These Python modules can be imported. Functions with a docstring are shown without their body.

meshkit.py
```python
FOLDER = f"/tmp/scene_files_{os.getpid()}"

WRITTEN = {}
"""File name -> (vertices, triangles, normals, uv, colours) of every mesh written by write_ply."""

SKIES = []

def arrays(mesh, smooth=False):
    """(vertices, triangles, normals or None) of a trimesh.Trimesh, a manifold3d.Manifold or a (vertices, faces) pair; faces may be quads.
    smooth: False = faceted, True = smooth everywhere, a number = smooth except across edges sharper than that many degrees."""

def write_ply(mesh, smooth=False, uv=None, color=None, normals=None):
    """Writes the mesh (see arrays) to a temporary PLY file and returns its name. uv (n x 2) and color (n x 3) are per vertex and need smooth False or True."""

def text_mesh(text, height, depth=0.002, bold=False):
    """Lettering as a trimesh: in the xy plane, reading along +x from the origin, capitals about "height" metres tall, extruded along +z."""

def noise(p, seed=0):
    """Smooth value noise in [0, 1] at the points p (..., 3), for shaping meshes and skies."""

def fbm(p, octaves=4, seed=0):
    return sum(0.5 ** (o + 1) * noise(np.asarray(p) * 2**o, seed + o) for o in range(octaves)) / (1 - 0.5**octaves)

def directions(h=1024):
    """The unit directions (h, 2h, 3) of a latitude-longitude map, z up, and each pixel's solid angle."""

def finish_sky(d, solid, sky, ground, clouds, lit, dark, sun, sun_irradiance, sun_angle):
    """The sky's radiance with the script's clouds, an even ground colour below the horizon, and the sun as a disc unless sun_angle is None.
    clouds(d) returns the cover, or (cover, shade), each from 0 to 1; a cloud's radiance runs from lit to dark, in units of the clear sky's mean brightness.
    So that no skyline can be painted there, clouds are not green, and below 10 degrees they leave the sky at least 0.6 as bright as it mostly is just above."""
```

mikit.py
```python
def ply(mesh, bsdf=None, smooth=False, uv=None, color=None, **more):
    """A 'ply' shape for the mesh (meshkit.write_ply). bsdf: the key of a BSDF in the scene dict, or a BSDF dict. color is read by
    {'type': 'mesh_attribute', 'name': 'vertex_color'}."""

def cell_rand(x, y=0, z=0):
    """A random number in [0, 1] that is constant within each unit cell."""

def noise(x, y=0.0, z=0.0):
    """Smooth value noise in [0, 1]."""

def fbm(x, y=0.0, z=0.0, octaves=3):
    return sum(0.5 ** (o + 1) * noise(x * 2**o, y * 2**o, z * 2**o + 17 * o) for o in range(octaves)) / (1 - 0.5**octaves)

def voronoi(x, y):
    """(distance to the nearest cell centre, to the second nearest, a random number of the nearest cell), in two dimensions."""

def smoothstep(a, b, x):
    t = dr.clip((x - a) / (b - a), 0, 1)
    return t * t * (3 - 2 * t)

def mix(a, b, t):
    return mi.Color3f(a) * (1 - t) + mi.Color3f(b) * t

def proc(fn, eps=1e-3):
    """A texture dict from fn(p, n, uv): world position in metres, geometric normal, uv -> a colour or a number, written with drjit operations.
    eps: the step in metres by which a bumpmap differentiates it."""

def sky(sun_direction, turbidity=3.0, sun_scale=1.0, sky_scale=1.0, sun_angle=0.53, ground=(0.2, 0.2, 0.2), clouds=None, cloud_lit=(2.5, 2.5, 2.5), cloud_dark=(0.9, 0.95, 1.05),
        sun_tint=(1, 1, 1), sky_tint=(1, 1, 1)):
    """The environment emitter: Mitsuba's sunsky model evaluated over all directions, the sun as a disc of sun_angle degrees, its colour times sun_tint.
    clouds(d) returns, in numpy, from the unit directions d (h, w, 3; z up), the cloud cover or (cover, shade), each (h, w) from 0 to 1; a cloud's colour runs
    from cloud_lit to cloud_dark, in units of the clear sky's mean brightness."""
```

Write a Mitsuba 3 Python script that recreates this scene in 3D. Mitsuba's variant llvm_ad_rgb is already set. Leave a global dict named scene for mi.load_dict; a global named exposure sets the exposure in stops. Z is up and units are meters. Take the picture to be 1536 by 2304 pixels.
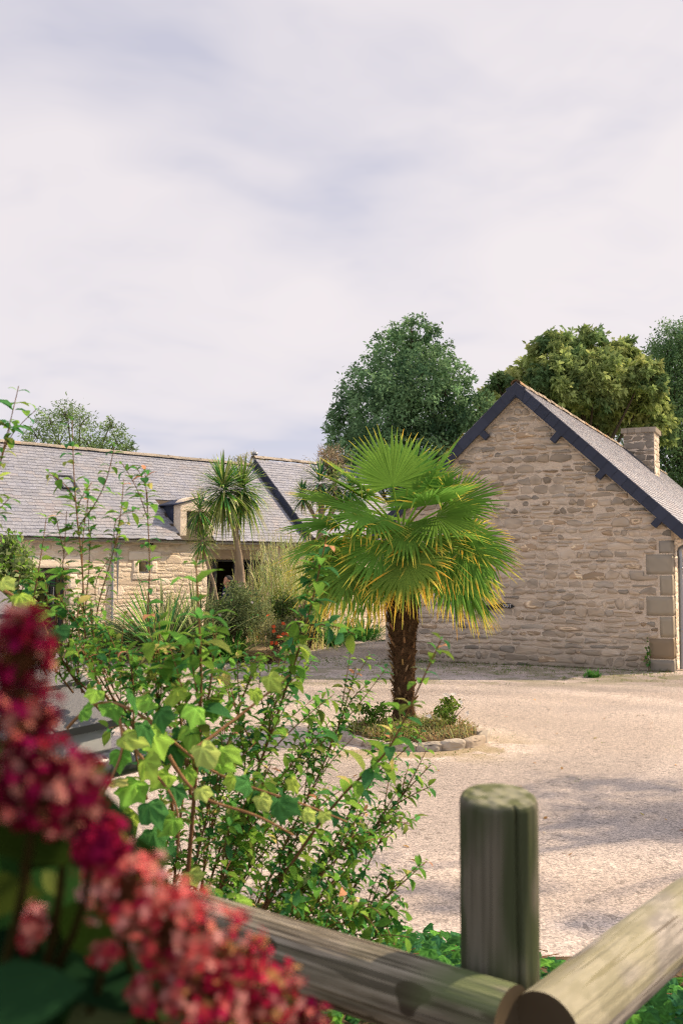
import math
import numpy as np, trimesh, manifold3d as m3, drjit as dr, mitsuba as mi
import shapely.geometry as sg, shapely.affinity as sa
from shapely.ops import unary_union
import mikit, meshkit
from mikit import proc, noise, fbm, voronoi, cell_rand, smoothstep, mix

T = mi.ScalarTransform4f
scene, labels = {}, {}
PI = math.pi
A = lambda *v: np.array(v, float)

# ------------------------------------------------------------------ camera
F, H = 2243.0, 1.9                       # focal length in pixels of a 1536 wide picture, eye height
TH = math.atan(129 / F)                  # the camera looks up a little
EYE, FW, UP = A(0, 0, H), A(0, math.cos(TH), math.sin(TH)), A(0, -math.sin(TH), math.cos(TH))
scene['camera'] = {
    'type': 'thinlens', 'fov': math.degrees(2 * math.atan(768 / F)), 'fov_axis': 'x',
    'aperture_radius': 0.0033, 'focus_distance': 6.5, 'near_clip': 0.05, 'far_clip': 2000.0,
    'to_world': T().look_at(origin=EYE.tolist(), target=(EYE + FW).tolist(), up=[0, 0, 1])}

# ------------------------------------------------------------------ light
SUN_AZ, SUN_EL = math.radians(21.5), math.radians(41.5)
SUN = A(math.cos(SUN_AZ) * math.cos(SUN_EL), math.sin(SUN_AZ) * math.cos(SUN_EL), math.sin(SUN_EL))


def clouds(d):
    """a bright thin layer, opening to lavender where it thins"""
    x, y, z = d[..., 0], d[..., 1], np.maximum(d[..., 2], 0.02)
    q = np.stack([x / (z + .22), y / (z + .22), 0 * z], -1)

    def layer(ox, oy, lim, gain):
        w = meshkit.fbm(q * .9 + 3.0 + ox, 3, 5) - .5
        w2 = meshkit.fbm(q * .9 + 8.0 + oy, 3, 6) - .5
        q1 = np.stack([q[..., 0] + q[..., 1] * .45 + w * 1.1 + ox, q[..., 1] * .8 - q[..., 0] * .35 + w2 * 1.1 + oy, 0 * z + 1.7], -1)
        c = .76 * meshkit.fbm(q1 * 1.15, 4, 2) + .24 * meshkit.fbm(q1 * A(4.5, 3.5, 1) + 9, 5, 3)
        return np.clip((lim - c) * gain, 0, 1)
    hole = np.clip(layer(0, 0, .55, 3.2) + .7 * layer(18.5, 6.5, .53, 3.2) + .35 * layer(25.9, 9.1, .52, 3), 0, 1)
    w = meshkit.fbm(q * 2.2 + 5, 3, 15) - .5
    wisp = meshkit.fbm(np.stack([q[..., 0] * 5 + q[..., 1] * 2.5 + w * 3, q[..., 1] * 9 - q[..., 0] * 3 + w * 3, 0 * z], -1), 5, 21)
    hole = np.clip(hole * (.72 + .9 * (wisp - .3)) + .5 * np.clip(wisp - .55, 0, 1), 0, 1)
    return .97 - .14 * hole, .80 * hole


scene['sky'] = mikit.sky(SUN.tolist(), turbidity=3.5, sun_scale=0.80, sky_scale=1.0, sun_angle=0.8, ground=(.3, .28, .25), clouds=clouds,
                         cloud_lit=(1.72, 1.60, 1.62), cloud_dark=(1.13, 1.09, 1.26), sun_tint=(1.0, .95, .89), sky_tint=(1.05, .98, 1.0))
exposure = 2.42


# ------------------------------------------------------------------ design helpers
def ray(px, py):
    return FW + A(1, 0, 0) * (px - 768) / F + UP * (1152 - py) / F


def P(px, py, Y):
    r = ray(px, py)
    return EYE + r * Y / r[1]


def G(px, py, z=0.0):
    r = ray(px, py)
    return EYE + r * (z - H) / r[2]


def on_plane(px, py, p0, n):
    r = ray(px, py)
    return EYE + r * (np.dot(p0 - EYE, n) / np.dot(r, n))


def project(v):
    q = np.asarray(v, float) - EYE
    c = np.maximum(q @ FW, 1e-3)
    return np.stack([768 + F * q[:, 0] / c, 1152 - F * (q @ UP) / c], 1)


def unit(v):
    v = np.asarray(v, float)
    return v / (np.linalg.norm(v, axis=-1, keepdims=True) + 1e-12)


def rng_(s):
    return np.random.default_rng(s)


class MB:
    """collects (vertices, triangles, vertex colours)"""
    def __init__(self):
        self.v, self.f, self.c, self.n = [], [], [], 0

    def add(self, v, f, c=(.5, .5, .5)):
        v, f = np.asarray(v, float), np.asarray(f, int)
        if f.shape[1] == 4:
            f = np.vstack([f[:, [0, 1, 2]], f[:, [0, 2, 3]]])
        self.v.append(v); self.f.append(f + self.n)
        self.c.append(np.broadcast_to(np.asarray(c, float), (len(v), 3)))
        self.n += len(v)
        return self

    def get(self):
        return np.vstack(self.v), np.vstack(self.f), np.vstack(self.c)


def put(key, mesh, mat, smooth=False, label=None, cat=None, group=None, kind=None):
    """one entry of the scene"""
    if isinstance(mesh, MB):
        mesh = mesh.get()
    mat = ALIAS.get(mat, mat)
    if isinstance(mesh, (tuple, list)):
        v, f, c = mesh if len(mesh) == 3 else (*mesh, None)
        if c is not None and smooth not in (True, False):
            smooth = True
        scene[key] = mikit.ply((v, f), mat, smooth=smooth, **({'uv': encode(mat, c)} if c is not None else {}))
    else:
        scene[key] = mikit.ply(mesh, mat, smooth=smooth)
    tag(key, label, cat, group, kind)
    return key


def tag(key, label=None, cat=None, group=None, kind=None):
    d = {k: v for k, v in (('label', label), ('category', cat), ('group', group), ('kind', kind)) if v}
    if d:
        labels[key] = {**labels.get(key, {}), **d}


_used = {}


def num(key):
    k = _used.get(key, -1) + 1
    _used[key] = k
    return key if k == 0 else f'{key}_{k:03d}'


def pieces(holder, name, items, mat, smooth=False, limit=300, rest=None, min_px=0):
    """the pieces that show largest become parts, the others one part of kind stuff"""
    size = []
    for v, f, c in items:
        q = project(v)
        lo, hi = q.min(0), q.max(0)
        s = (hi - lo)
        inside = (hi[0] > 0) and (lo[0] < 1536) and (hi[1] > 0) and (lo[1] < 2304)
        size.append(s[0] * s[1] if inside and max(s) >= min_px else -1)
    order = np.argsort(-np.array(size), kind='stable')
    mb = MB()
    for r, i in enumerate(order):
        if r < limit and size[i] > 0:
            put(num(f'{holder}__{name}'), items[i], mat, smooth)
        else:
            mb.add(*items[i])
    if mb.n:
        put(f'{holder}__{rest or name + "_mass"}', mb, mat, smooth, kind='stuff')


def box(c, ax, ay, az, hx, hy, hz):
    s = A(*[(x, y, z) for x in (-1, 1) for y in (-1, 1) for z in (-1, 1)]).reshape(8, 3)
    v = np.asarray(c) + s[:, :1] * hx * np.asarray(ax) + s[:, 1:2] * hy * np.asarray(ay) + s[:, 2:] * hz * np.asarray(az)
    f = [[0, 1, 3, 2], [4, 6, 7, 5], [0, 4, 5, 1], [2, 3, 7, 6], [0, 2, 6, 4], [1, 5, 7, 3]]
    return v, np.array(f)


def tube(pts, radii, sides=8, cap=True):
    p = np.asarray(pts, float)
    t = unit(np.gradient(p, axis=0))
    ref = A(0, 0, 1) if abs(t[0, 2]) < .9 else A(1, 0, 0)
    a = unit(np.cross(t, ref)); b = np.cross(t, a)
    ang = np.arange(sides) * 2 * PI / sides
    r = np.broadcast_to(radii, (len(p),))
    v = (p[:, None] + r[:, None, None] * (np.cos(ang)[None, :, None] * a[:, None] + np.sin(ang)[None, :, None] * b[:, None])).reshape(-1, 3)
    f = []
    for i in range(len(p) - 1):
        for j in range(sides):
            k = (j + 1) % sides
            f.append([i * sides + j, i * sides + k, (i + 1) * sides + k, (i + 1) * sides + j])
    f = np.array(f)
    f = np.vstack([f[:, [0, 1, 2]], f[:, [0, 2, 3]]])
    if cap:
        n = len(v)
        v = np.vstack([v, p[:1], p[-1:]])
        e = (len(p) - 1) * sides
        f = np.vstack([f, [[n, (j + 1) % sides, j] for j in range(sides)], [[n + 1, e + j, e + (j + 1) % sides] for j in range(sides)]])
    return v, f


def bez(p0, p1, p2, n=10):
    t = np.linspace(0, 1, n)[:, None]
    return (1 - t) ** 2 * np.asarray(p0) + 2 * t * (1 - t) * np.asarray(p1) + t * t * np.asarray(p2)


def curve(pts, n=24):
    """smooth polyline through the points"""
    p = np.asarray(pts, float)
    if len(p) == 2:
        return p[0] + np.linspace(0, 1, n)[:, None] * (p[1] - p[0])
    from scipy.interpolate import CubicSpline
    s = np.r_[0, np.cumsum(np.linalg.norm(np.diff(p, axis=0), axis=1))]
    return CubicSpline(s, p, bc_type='natural')(np.linspace(0, s[-1], n))


def extrude(poly, o, ax, ay, n, d0, d1):
    """a shapely polygon in the (ax, ay) plane at o, from depth d0 to d1 along n"""
    m = trimesh.creation.extrude_polygon(poly, 1.0, engine='earcut')
    v = np.array(m.vertices)
    return o + v[:, :1] * ax + v[:, 1:2] * ay + (d0 + (d1 - d0) * v[:, 2:]) * n, np.array(m.faces)


# ------------------------------------------------------------------ materials
# A piece's own tint is kept in its uv: u runs along the material's range of hues, v is the lightness. (Meshes with colour attributes
# would not be joined by the renderer and take minutes.)
HUES = {
    'mat_stone': [(.44, .38, .33), (.40, .36, .31), (.36, .30, .235), (.40, .31, .215), (.70, .57, .42), (.34, .27, .20), (.30, .20, .12), (.42, .24, .13), (.40, .20, .12)],
    'mat_slate': [(.16, .22, .42), (.22, .25, .36), (.245, .255, .29), (.262, .243, .268), (.30, .272, .272), (.40, .355, .32)],
    'mat_plain': [(.018, .026, .07), (.05, .055, .07), (.30, .285, .26), (.34, .295, .225), (.30, .19, .10), (.105, .062, .034), (.30, .14, .07), (.14, .10, .04), (.12, .10, .03), (.42, .33, .24), (.7, .6, .5)],
    'mat_leaf': [(.03, .10, .05), (.04, .12, .03), (.05, .14, .025), (.15, .30, .05), (.30, .42, .07), (.40, .39, .22), (.10, .13, .06), (.13, .17, .09), (.24, .24, .09), (.22, .19, .07), (.30, .22, .12), (.30, .17, .07), (.34, .16, .10)],
    'mat_tree_leaf': [(.036, .082, .045), (.06, .10, .05), (.08, .135, .06), (.105, .135, .05), (.17, .18, .07), (.30, .235, .075), (.20, .19, .12)],
    'mat_palm_leaf': [(.04, .125, .03), (.05, .125, .022), (.12, .22, .04), (.28, .34, .06), (.52, .44, .08), (.62, .36, .05), (.60, .26, .04), (.40, .15, .04)],
    'mat_petal': [(.42, .015, .13), (.50, .02, .07), (.62, .05, .08), (.66, .16, .16), (.72, .26, .20), (.74, .34, .33), (.82, .80, .80), (.70, .45, .25), (.66, .38, .16), (.75, .13, .05)],
}
HUES['mat_glossy_leaf'] = HUES['mat_leaf']
HUES['mat_blue_slate'] = HUES['mat_slate']
ALIAS = {'mat_pale_stone': 'mat_stone', 'mat_cap': 'mat_stone', 'mat_bark': 'mat_stone', 'mat_near_slate': 'mat_slate',
         'mat_cloth': 'mat_plain', 'mat_fibre': 'mat_plain', 'mat_twig': 'mat_plain', 'mat_dressed': 'mat_plain'}


def encode(mat, c):
    k = np.array(HUES[mat])
    u = np.linspace(0, len(k) - 1, 24 * (len(k) - 1) + 1)
    p = np.stack([np.interp(u, np.arange(len(k)), k[:, i]) for i in range(3)], 1)
    c = np.maximum(np.asarray(c, float), 1e-4)
    pn, ln = unit(p), np.linalg.norm(c, axis=1)
    uc, inv = np.unique(np.round(unit(c), 2), axis=0, return_inverse=True)
    best = np.argmax(unit(uc) @ pn.T, axis=1)[inv.ravel()]
    return np.stack([u[best], ln / np.linalg.norm(p[best], axis=1)], 1)


def tinted(mat, gain=1.0):
    k = HUES[mat]

    def fn(p, n, uv):
        c = mi.Color3f(0)
        for i, h in enumerate(k):
            c += mi.Color3f(h) * dr.maximum(0, 1 - dr.abs(uv.x - i))
        return dr.minimum(c * (uv.y * gain), .92)
    return proc(fn)


def rgb(*c):
    return {'type': 'rgb', 'value': list(map(float, c))}


def prin(col, rough=.8, spec=.4, **k):
    return {'type': 'principled', 'base_color': col, 'roughness': rough, 'specular': spec, **k}


def bump(inner, fn, scale, eps=2e-3):
    return {'type': 'twosided', 'b': {'type': 'bumpmap', 't': proc(fn, eps), 'scale': scale, 'b': inner}}


def blend(a, b, w):
    return {'type': 'blendbsdf', 'weight': proc(w), 'a': a, 'b': b}


def diff(col):
    return {'type': 'diffuse', 'reflectance': col}


def two(b):
    return {'type': 'twosided', 'b': b}


def h_stone(p, n, uv):
    return fbm(p.x * 38, p.y * 38, p.z * 55, 2)


scene['mat_stone'] = bump(diff(tinted('mat_stone')), h_stone, .010)


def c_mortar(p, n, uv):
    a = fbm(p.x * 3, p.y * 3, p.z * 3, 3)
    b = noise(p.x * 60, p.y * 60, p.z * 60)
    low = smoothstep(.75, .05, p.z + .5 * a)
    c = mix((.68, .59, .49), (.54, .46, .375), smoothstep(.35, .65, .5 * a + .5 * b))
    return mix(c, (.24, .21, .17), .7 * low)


def c_mortar_pale(p, n, uv):
    a = fbm(p.x * 3, p.y * 3, p.z * 3, 3)
    b = noise(p.x * 40, p.y * 40, p.z * 60)
    return mix((.87, .77, .64), (.76, .65, .52), smoothstep(.35, .68, .5 * a + .5 * b))


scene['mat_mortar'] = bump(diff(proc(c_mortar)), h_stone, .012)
scene['mat_mortar_pale'] = bump(diff(proc(c_mortar_pale)), h_stone, .012)
scene['mat_slate'] = two(prin(tinted('mat_slate'), .5, .5))
scene['mat_blue_slate'] = two(prin(tinted('mat_slate'), .6, .2))
scene['mat_zinc'] = two(prin(rgb(.36, .38, .41), .42, .5, metallic=.7))
scene['mat_dark_zinc'] = two(prin(rgb(.12, .13, .145), .3, .5, metallic=.6))
scene['mat_dark_frame'] = two(prin(rgb(.025, .03, .04), .4, .5))
scene['mat_interior'] = two(diff(rgb(.10, .085, .07)))
scene['mat_grey_paint'] = two(prin(rgb(.35, .37, .40), .5, .4))
scene['mat_glass'] = {'type': 'thindielectric', 'int_ior': 1.5}
scene['mat_white'] = two(diff(rgb(.85, .85, .85)))
scene['mat_sign'] = two(prin(rgb(.015, .015, .018), .5, .4))
scene['mat_skin'] = two(diff(rgb(.55, .33, .24)))
scene['mat_plain'] = two(diff(tinted('mat_plain')))


def c_sandy(p, n, uv):
    d = voronoi(p.x * 85, p.y * 85)
    a = fbm(p.x * .55, p.y * .55, 0., 3)
    b = noise(p.x * .22 + 9, p.y * .8, 0.)
    g = noise(p.x * 27, p.y * 27, 4.)
    tone = (.68 + .60 * d[2]) * dr.select(g > .82, mi.Float(.72), dr.select(g < .16, mi.Float(1.2), mi.Float(1.)))
    c = mix((.48, .422, .388), (.40, .35, .32), smoothstep(.32, .68, a))
    c = mix(c, (.535, .46, .41), .8 * smoothstep(.45, .75, b))
    r = dr.sqrt(dr.square(p.x - .80) + dr.square(p.y - 11.35))
    w = noise(r * 1.5 + .8 * noise(p.x * .5, p.y * .5, 7.), p.x * .10, p.y * .10)      # wheel tracks bend round the ring
    c = c * tone * (.86 + .26 * smoothstep(.3, .7, w))
    # moss and weeds creep in near the planter and along the house
    ringy = smoothstep(1.75, 1.0, r) * smoothstep(12.2, 10.4, p.y)
    q = fbm(p.x * 2.8, p.y * 2.8, 3., 3)
    c = mix(c, (.27, .21, .075), .6 * ringy * smoothstep(.41, .57, q))
    wall = smoothstep(15.6, 17.4, p.y) * smoothstep(21.5, 18.5, p.y)
    return mix(c, (.22, .21, .13), .6 * wall * smoothstep(.44, .62, q))


def h_gravel(p, n, uv):
    return noise(p.x * 110, p.y * 110, 0.) + .7 * noise(p.x * 40, p.y * 40, 2.)


scene['mat_gravel'] = bump(diff(proc(c_sandy)), h_gravel, .0045)
scene['mat_field'] = two(diff(rgb(.10, .115, .04)))


def c_soil(p, n, uv):
    return mix((.07, .052, .035), (.16, .12, .075), fbm(p.x * 18, p.y * 18, p.z * 18, 3))


scene['mat_soil'] = two(diff(proc(c_soil)))


scene['mat_bed'] = two(diff(rgb(.24, .185, .125)))


def c_post(p, n, uv):
    a = noise(p.x * 90, p.y * 90, p.z * 2.5)
    b = noise(p.x * 260, p.y * 260, p.z * 7)
    g = fbm(p.x * 22 + 5, p.y * 22, p.z * 5, 3)
    c = mix((.10, .095, .075), (.20, .19, .155), smoothstep(.1, .9, .5 * a + .5 * b))
    c = mix(c, (.05, .07, .032), .8 * smoothstep(.36, .56, g))
    top = smoothstep(.6, .9, n.z)
    return mix(c, mix((.13, .145, .08), (.25, .255, .185), smoothstep(.3, .7, fbm(p.x * 60, p.y * 60, 3., 2))), top)


def c_rail(p, n, uv):
    # u: along the rail
    a = noise(uv.x * 8.0, uv.y * 60, 0.) * .5 + noise(uv.x * 30.0, uv.y * 150, 4.) * .5
    m = fbm(uv.x * 16, uv.y * 14, 8., 3)
    c = mix((.36, .335, .305), (.44, .41, .375), smoothstep(.25, .75, a))
    c = mix(c, (.25, .235, .215), .7 * smoothstep(.46, .66, m))
    c = mix(c, (.15, .13, .11), .8 * smoothstep(.80, .88, noise(uv.x * 7, uv.y * 110, 5.)))
    return mix(c, (.32, .31, .17), .5 * smoothstep(.55, .72, fbm(uv.x * 5 + 3, uv.y * 6, 2., 2)))


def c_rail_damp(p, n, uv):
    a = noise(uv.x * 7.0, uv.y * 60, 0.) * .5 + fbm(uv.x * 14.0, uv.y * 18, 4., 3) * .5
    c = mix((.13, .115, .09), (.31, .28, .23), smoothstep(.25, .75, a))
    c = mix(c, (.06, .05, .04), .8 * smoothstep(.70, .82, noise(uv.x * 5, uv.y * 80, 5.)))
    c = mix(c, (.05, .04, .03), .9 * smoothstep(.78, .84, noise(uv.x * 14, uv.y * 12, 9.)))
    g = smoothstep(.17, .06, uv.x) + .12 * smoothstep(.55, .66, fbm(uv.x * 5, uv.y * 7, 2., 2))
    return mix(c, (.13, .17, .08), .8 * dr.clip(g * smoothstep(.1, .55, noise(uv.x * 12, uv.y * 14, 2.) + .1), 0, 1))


def h_post(p, n, uv):
    return noise(p.x * 80, p.y * 80, p.z * 4)


def h_rail(p, n, uv):
    return fbm(uv.x * 5, uv.y * 60, 0., 2)


scene['mat_post'] = bump(diff(proc(c_post)), h_post, .006)
scene['mat_rail'] = bump(diff(proc(c_rail)), h_rail, .004)
scene['mat_rail_damp'] = bump(diff(proc(c_rail_damp)), h_rail, .004)
scene['mat_endgrain'] = two(diff(rgb(.10, .08, .055)))


def leafy(mat, rough=.45, trans=.7, gain=1.0):
    scene[mat] = {'type': 'principledthin', 'base_color': tinted(mat, gain), 'roughness': rough, 'diff_trans': trans, 'eta': 1.5, 'spec_trans': 0.0}


leafy('mat_leaf', .36, .8, 1.8)
leafy('mat_glossy_leaf', .30, 1.05, 2.35)
leafy('mat_tree_leaf', .35, .7, 2.7)
leafy('mat_palm_leaf', .34, .75, 2.3)
leafy('mat_petal', .6, .9)

# ------------------------------------------------------------------ ground
def sstep(a, b, x):
    t = np.clip((x - a) / (b - a), 0, 1)
    return t * t * (3 - 2 * t)


def ground_z(x, y):
    x, y = np.asarray(x, float), np.asarray(y, float)
    wob = .25 * np.sin(x * 1.9 + 1) + .12 * np.sin(x * 4.3)
    bank = .52 * sstep(4.75 + wob, 2.6 + wob, y)
    roll = .035 * (meshkit.fbm(np.stack([x * .35, y * .35, 0 * x], -1), 3, 4) - .5) * sstep(4.5, 6.5, y)
    return bank + roll


def sheet(xs, ys, dz=0.0, zf=ground_z):
    X, Y = np.meshgrid(xs, ys)
    v = np.stack([X, Y, zf(X, Y) + dz], -1).reshape(-1, 3)
    n = len(xs)
    i, j = np.meshgrid(np.arange(n - 1), np.arange(len(ys) - 1))
    a = (j * n + i).ravel()
    return v, np.stack([a, a + 1, a + n + 1, a + n], 1)


def graded(lo, hi, fine_lo, fine_hi, step, grow=1.25):
    out = list(np.arange(fine_lo, fine_hi + 1e-6, step))
    s, x = step, fine_hi
    while x < hi:
        s *= grow; x += s; out.append(min(x, hi))
    s, x = step, fine_lo
    while x > lo:
        s *= grow; x -= s; out.insert(0, max(x, lo))
    return np.array(out)


put('ground', sheet(graded(-900, 900, -16, 18, .5), graded(-60, 1500, -4, 34, .5), -.06), 'mat_field', True, kind='structure')
put('gravel_courtyard', sheet(np.arange(-18, 26.1, .12), np.arange(4.2, 31, .12)), 'mat_gravel', True, kind='structure')
put('bank', sheet(np.arange(-5, 5.1, .1), np.arange(-3, 5.01, .1), .004), 'mat_soil', True, kind='structure')


# ------------------------------------------------------------------ masonry
def rubble(region, x0, x1, z0, z1, heights, widths, joint, seed, wob=.03, extra=None, slim=.25):
    """irregular coursed rubble: shapely polygons in wall coordinates (x along, y up)"""
    r = rng_(seed)
    zs = [z0]
    while zs[-1] < z1:
        zs.append(zs[-1] + r.uniform(*heights))
    ph = r.uniform(0, 99, len(zs))

    def line(k, x):
        q = np.stack([np.asarray(x) * 1.3 + ph[k], 0 * np.asarray(x) + k * 3.1, 0 * np.asarray(x)], -1)
        return zs[k] + wob * 2 * (meshkit.fbm(q, 3, seed) - .5) * 1.6
    out = []

    def stone(xa, xb, lo, hi, sl0, sl1):
        n = max(2, int((xb - xa) / .13) + 1)
        xx = np.linspace(xa, xb, n + 1)
        t = (xx - xa) / (xb - xa)
        bot, top = lo(xx), hi(xx)
        hgt = np.mean(top - bot)
        crown = r.uniform(.05, .26) * hgt * (1 - (2 * t - 1) ** 2) - .12 * hgt
        jb = r.normal(0, .07 * hgt, n + 1); jt = r.normal(0, .08 * hgt, n + 1)
        pb = np.stack([xx + sl0 * 0, bot - crown * .5 + jb], 1)
        pt = np.stack([xx, top + crown + jt], 1)
        pb[0, 0] += sl0; pt[0, 0] -= sl0; pb[-1, 0] += sl1; pt[-1, 0] -= sl1
        ml = [[xa + r.normal(0, .012) - .012, (bot[0] + top[0]) / 2]]
        mr = [[xb + r.normal(0, .012) + .012, (bot[-1] + top[-1]) / 2]]
        poly = sg.Polygon(np.vstack([pb, mr, pt[::-1], ml]))
        poly = poly.buffer(0).buffer(-joint * r.uniform(.35, .85), join_style=1, quad_segs=1)
        poly = poly.buffer(-.012).buffer(.012, quad_segs=2).simplify(.006)
        poly = poly.intersection(region)
        if poly.geom_type == 'MultiPolygon':
            poly = max(poly.geoms, key=lambda g: g.area)
        if poly.geom_type == 'Polygon' and poly.area > .0025:
            out.append(poly)
    for k in range(len(zs) - 1):
        x = x0 - r.uniform(0, .2)
        hgt = zs[k + 1] - zs[k]
        while x < x1:
            w = r.uniform(*widths) * (.7 + .6 * r.random()) * (1.0 if hgt < .16 else 1.1)
            xb = x + w
            s0, s1 = r.normal(0, .018), r.normal(0, .018)
            lo, hi = (lambda q, k=k: line(k, q)), (lambda q, k=k: line(k + 1, q))
            if hgt > .13 and r.random() < slim:          # two thin stones on each other
                m = r.uniform(.38, .62)
                mid = lambda q, lo=lo, hi=hi, m=m: lo(q) * (1 - m) + hi(q) * m
                stone(x, xb, lo, mid, s0, s1); stone(x, xb, mid, hi, s1, s0)
            else:
                stone(x, xb, lo, hi, s0, s1)
            x = xb
    return out


def stone_mesh(poly, o, ax, az, n, proud, r, col, back=-.012, age=1.0):
    p = np.array(sg.polygon.orient(poly, 1.0).exterior.coords)[:-1]
    k = len(p)
    c = np.array(poly.centroid.coords[0])
    hgt = poly.bounds[3] - poly.bounds[1]
    inner = c + (p - c) * (1 - np.clip(.022 / np.maximum(np.linalg.norm(p - c, axis=1, keepdims=True), .02), .12, .5))
    tx, tz = r.normal(0, .015), r.normal(0, .03)
    dep = proud * (1 + r.normal(0, .12, k)) + tx * (inner[:, 0] - c[0]) + tz * (inner[:, 1] - c[1])
    rings = [np.c_[p, np.full(k, back)], np.c_[p, dep * .45], np.c_[inner, dep]]
    v2 = np.vstack(rings + [np.r_[c, proud + abs(r.normal(0, .003))][None]])
    f = []
    for q in range(2):
        for i in range(k):
            j = (i + 1) % k
            f += [[q * k + i, q * k + j, (q + 1) * k + j], [q * k + i, (q + 1) * k + j, (q + 1) * k + i]]
    f += [[2 * k + i, 2 * k + (i + 1) % k, 3 * k] for i in range(k)]
    v = o + v2[:, :1] * ax + v2[:, 1:2] * az + v2[:, 2:] * n
    cc = np.asarray(col) * (1 + r.normal(0, .07, (len(v), 1)))
    w1 = np.clip((meshkit.fbm(v * A(5, 5, 12) + 4, 4, 3) - .52) * 5, 0, 1)[:, None] * .48 * age      # dark weathering
    w2 = np.clip((meshkit.fbm(v * 10, 4, 9) - .54) * 6, 0, 1)[:, None] * .5                       # pale lichen
    m_ = np.mean(col)
    cc = cc * (1 - w1) + A(.40, .37, .34) * m_ * w1
    cc = cc * (1 - w2) + A(1.25, 1.2, 1.08) * m_ * w2
    return v, np.array(f), np.clip(cc, .02, .9)


def tint(r, table):
    w = np.array([t[0] for t in table], float)
    t = table[r.choice(len(table), p=w / w.sum())]
    return np.array(t[1]) * r.uniform(.82, 1.18)


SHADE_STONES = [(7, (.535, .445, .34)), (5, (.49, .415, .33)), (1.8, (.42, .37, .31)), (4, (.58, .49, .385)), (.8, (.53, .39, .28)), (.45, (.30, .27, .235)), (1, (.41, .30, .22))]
PALE_STONES = [(6, (.82, .71, .57)), (4, (.77, .65, .51)), (3, (.86, .76, .63)), (.8, (.70, .57, .43)), (.3, (.58, .49, .40))]


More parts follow.
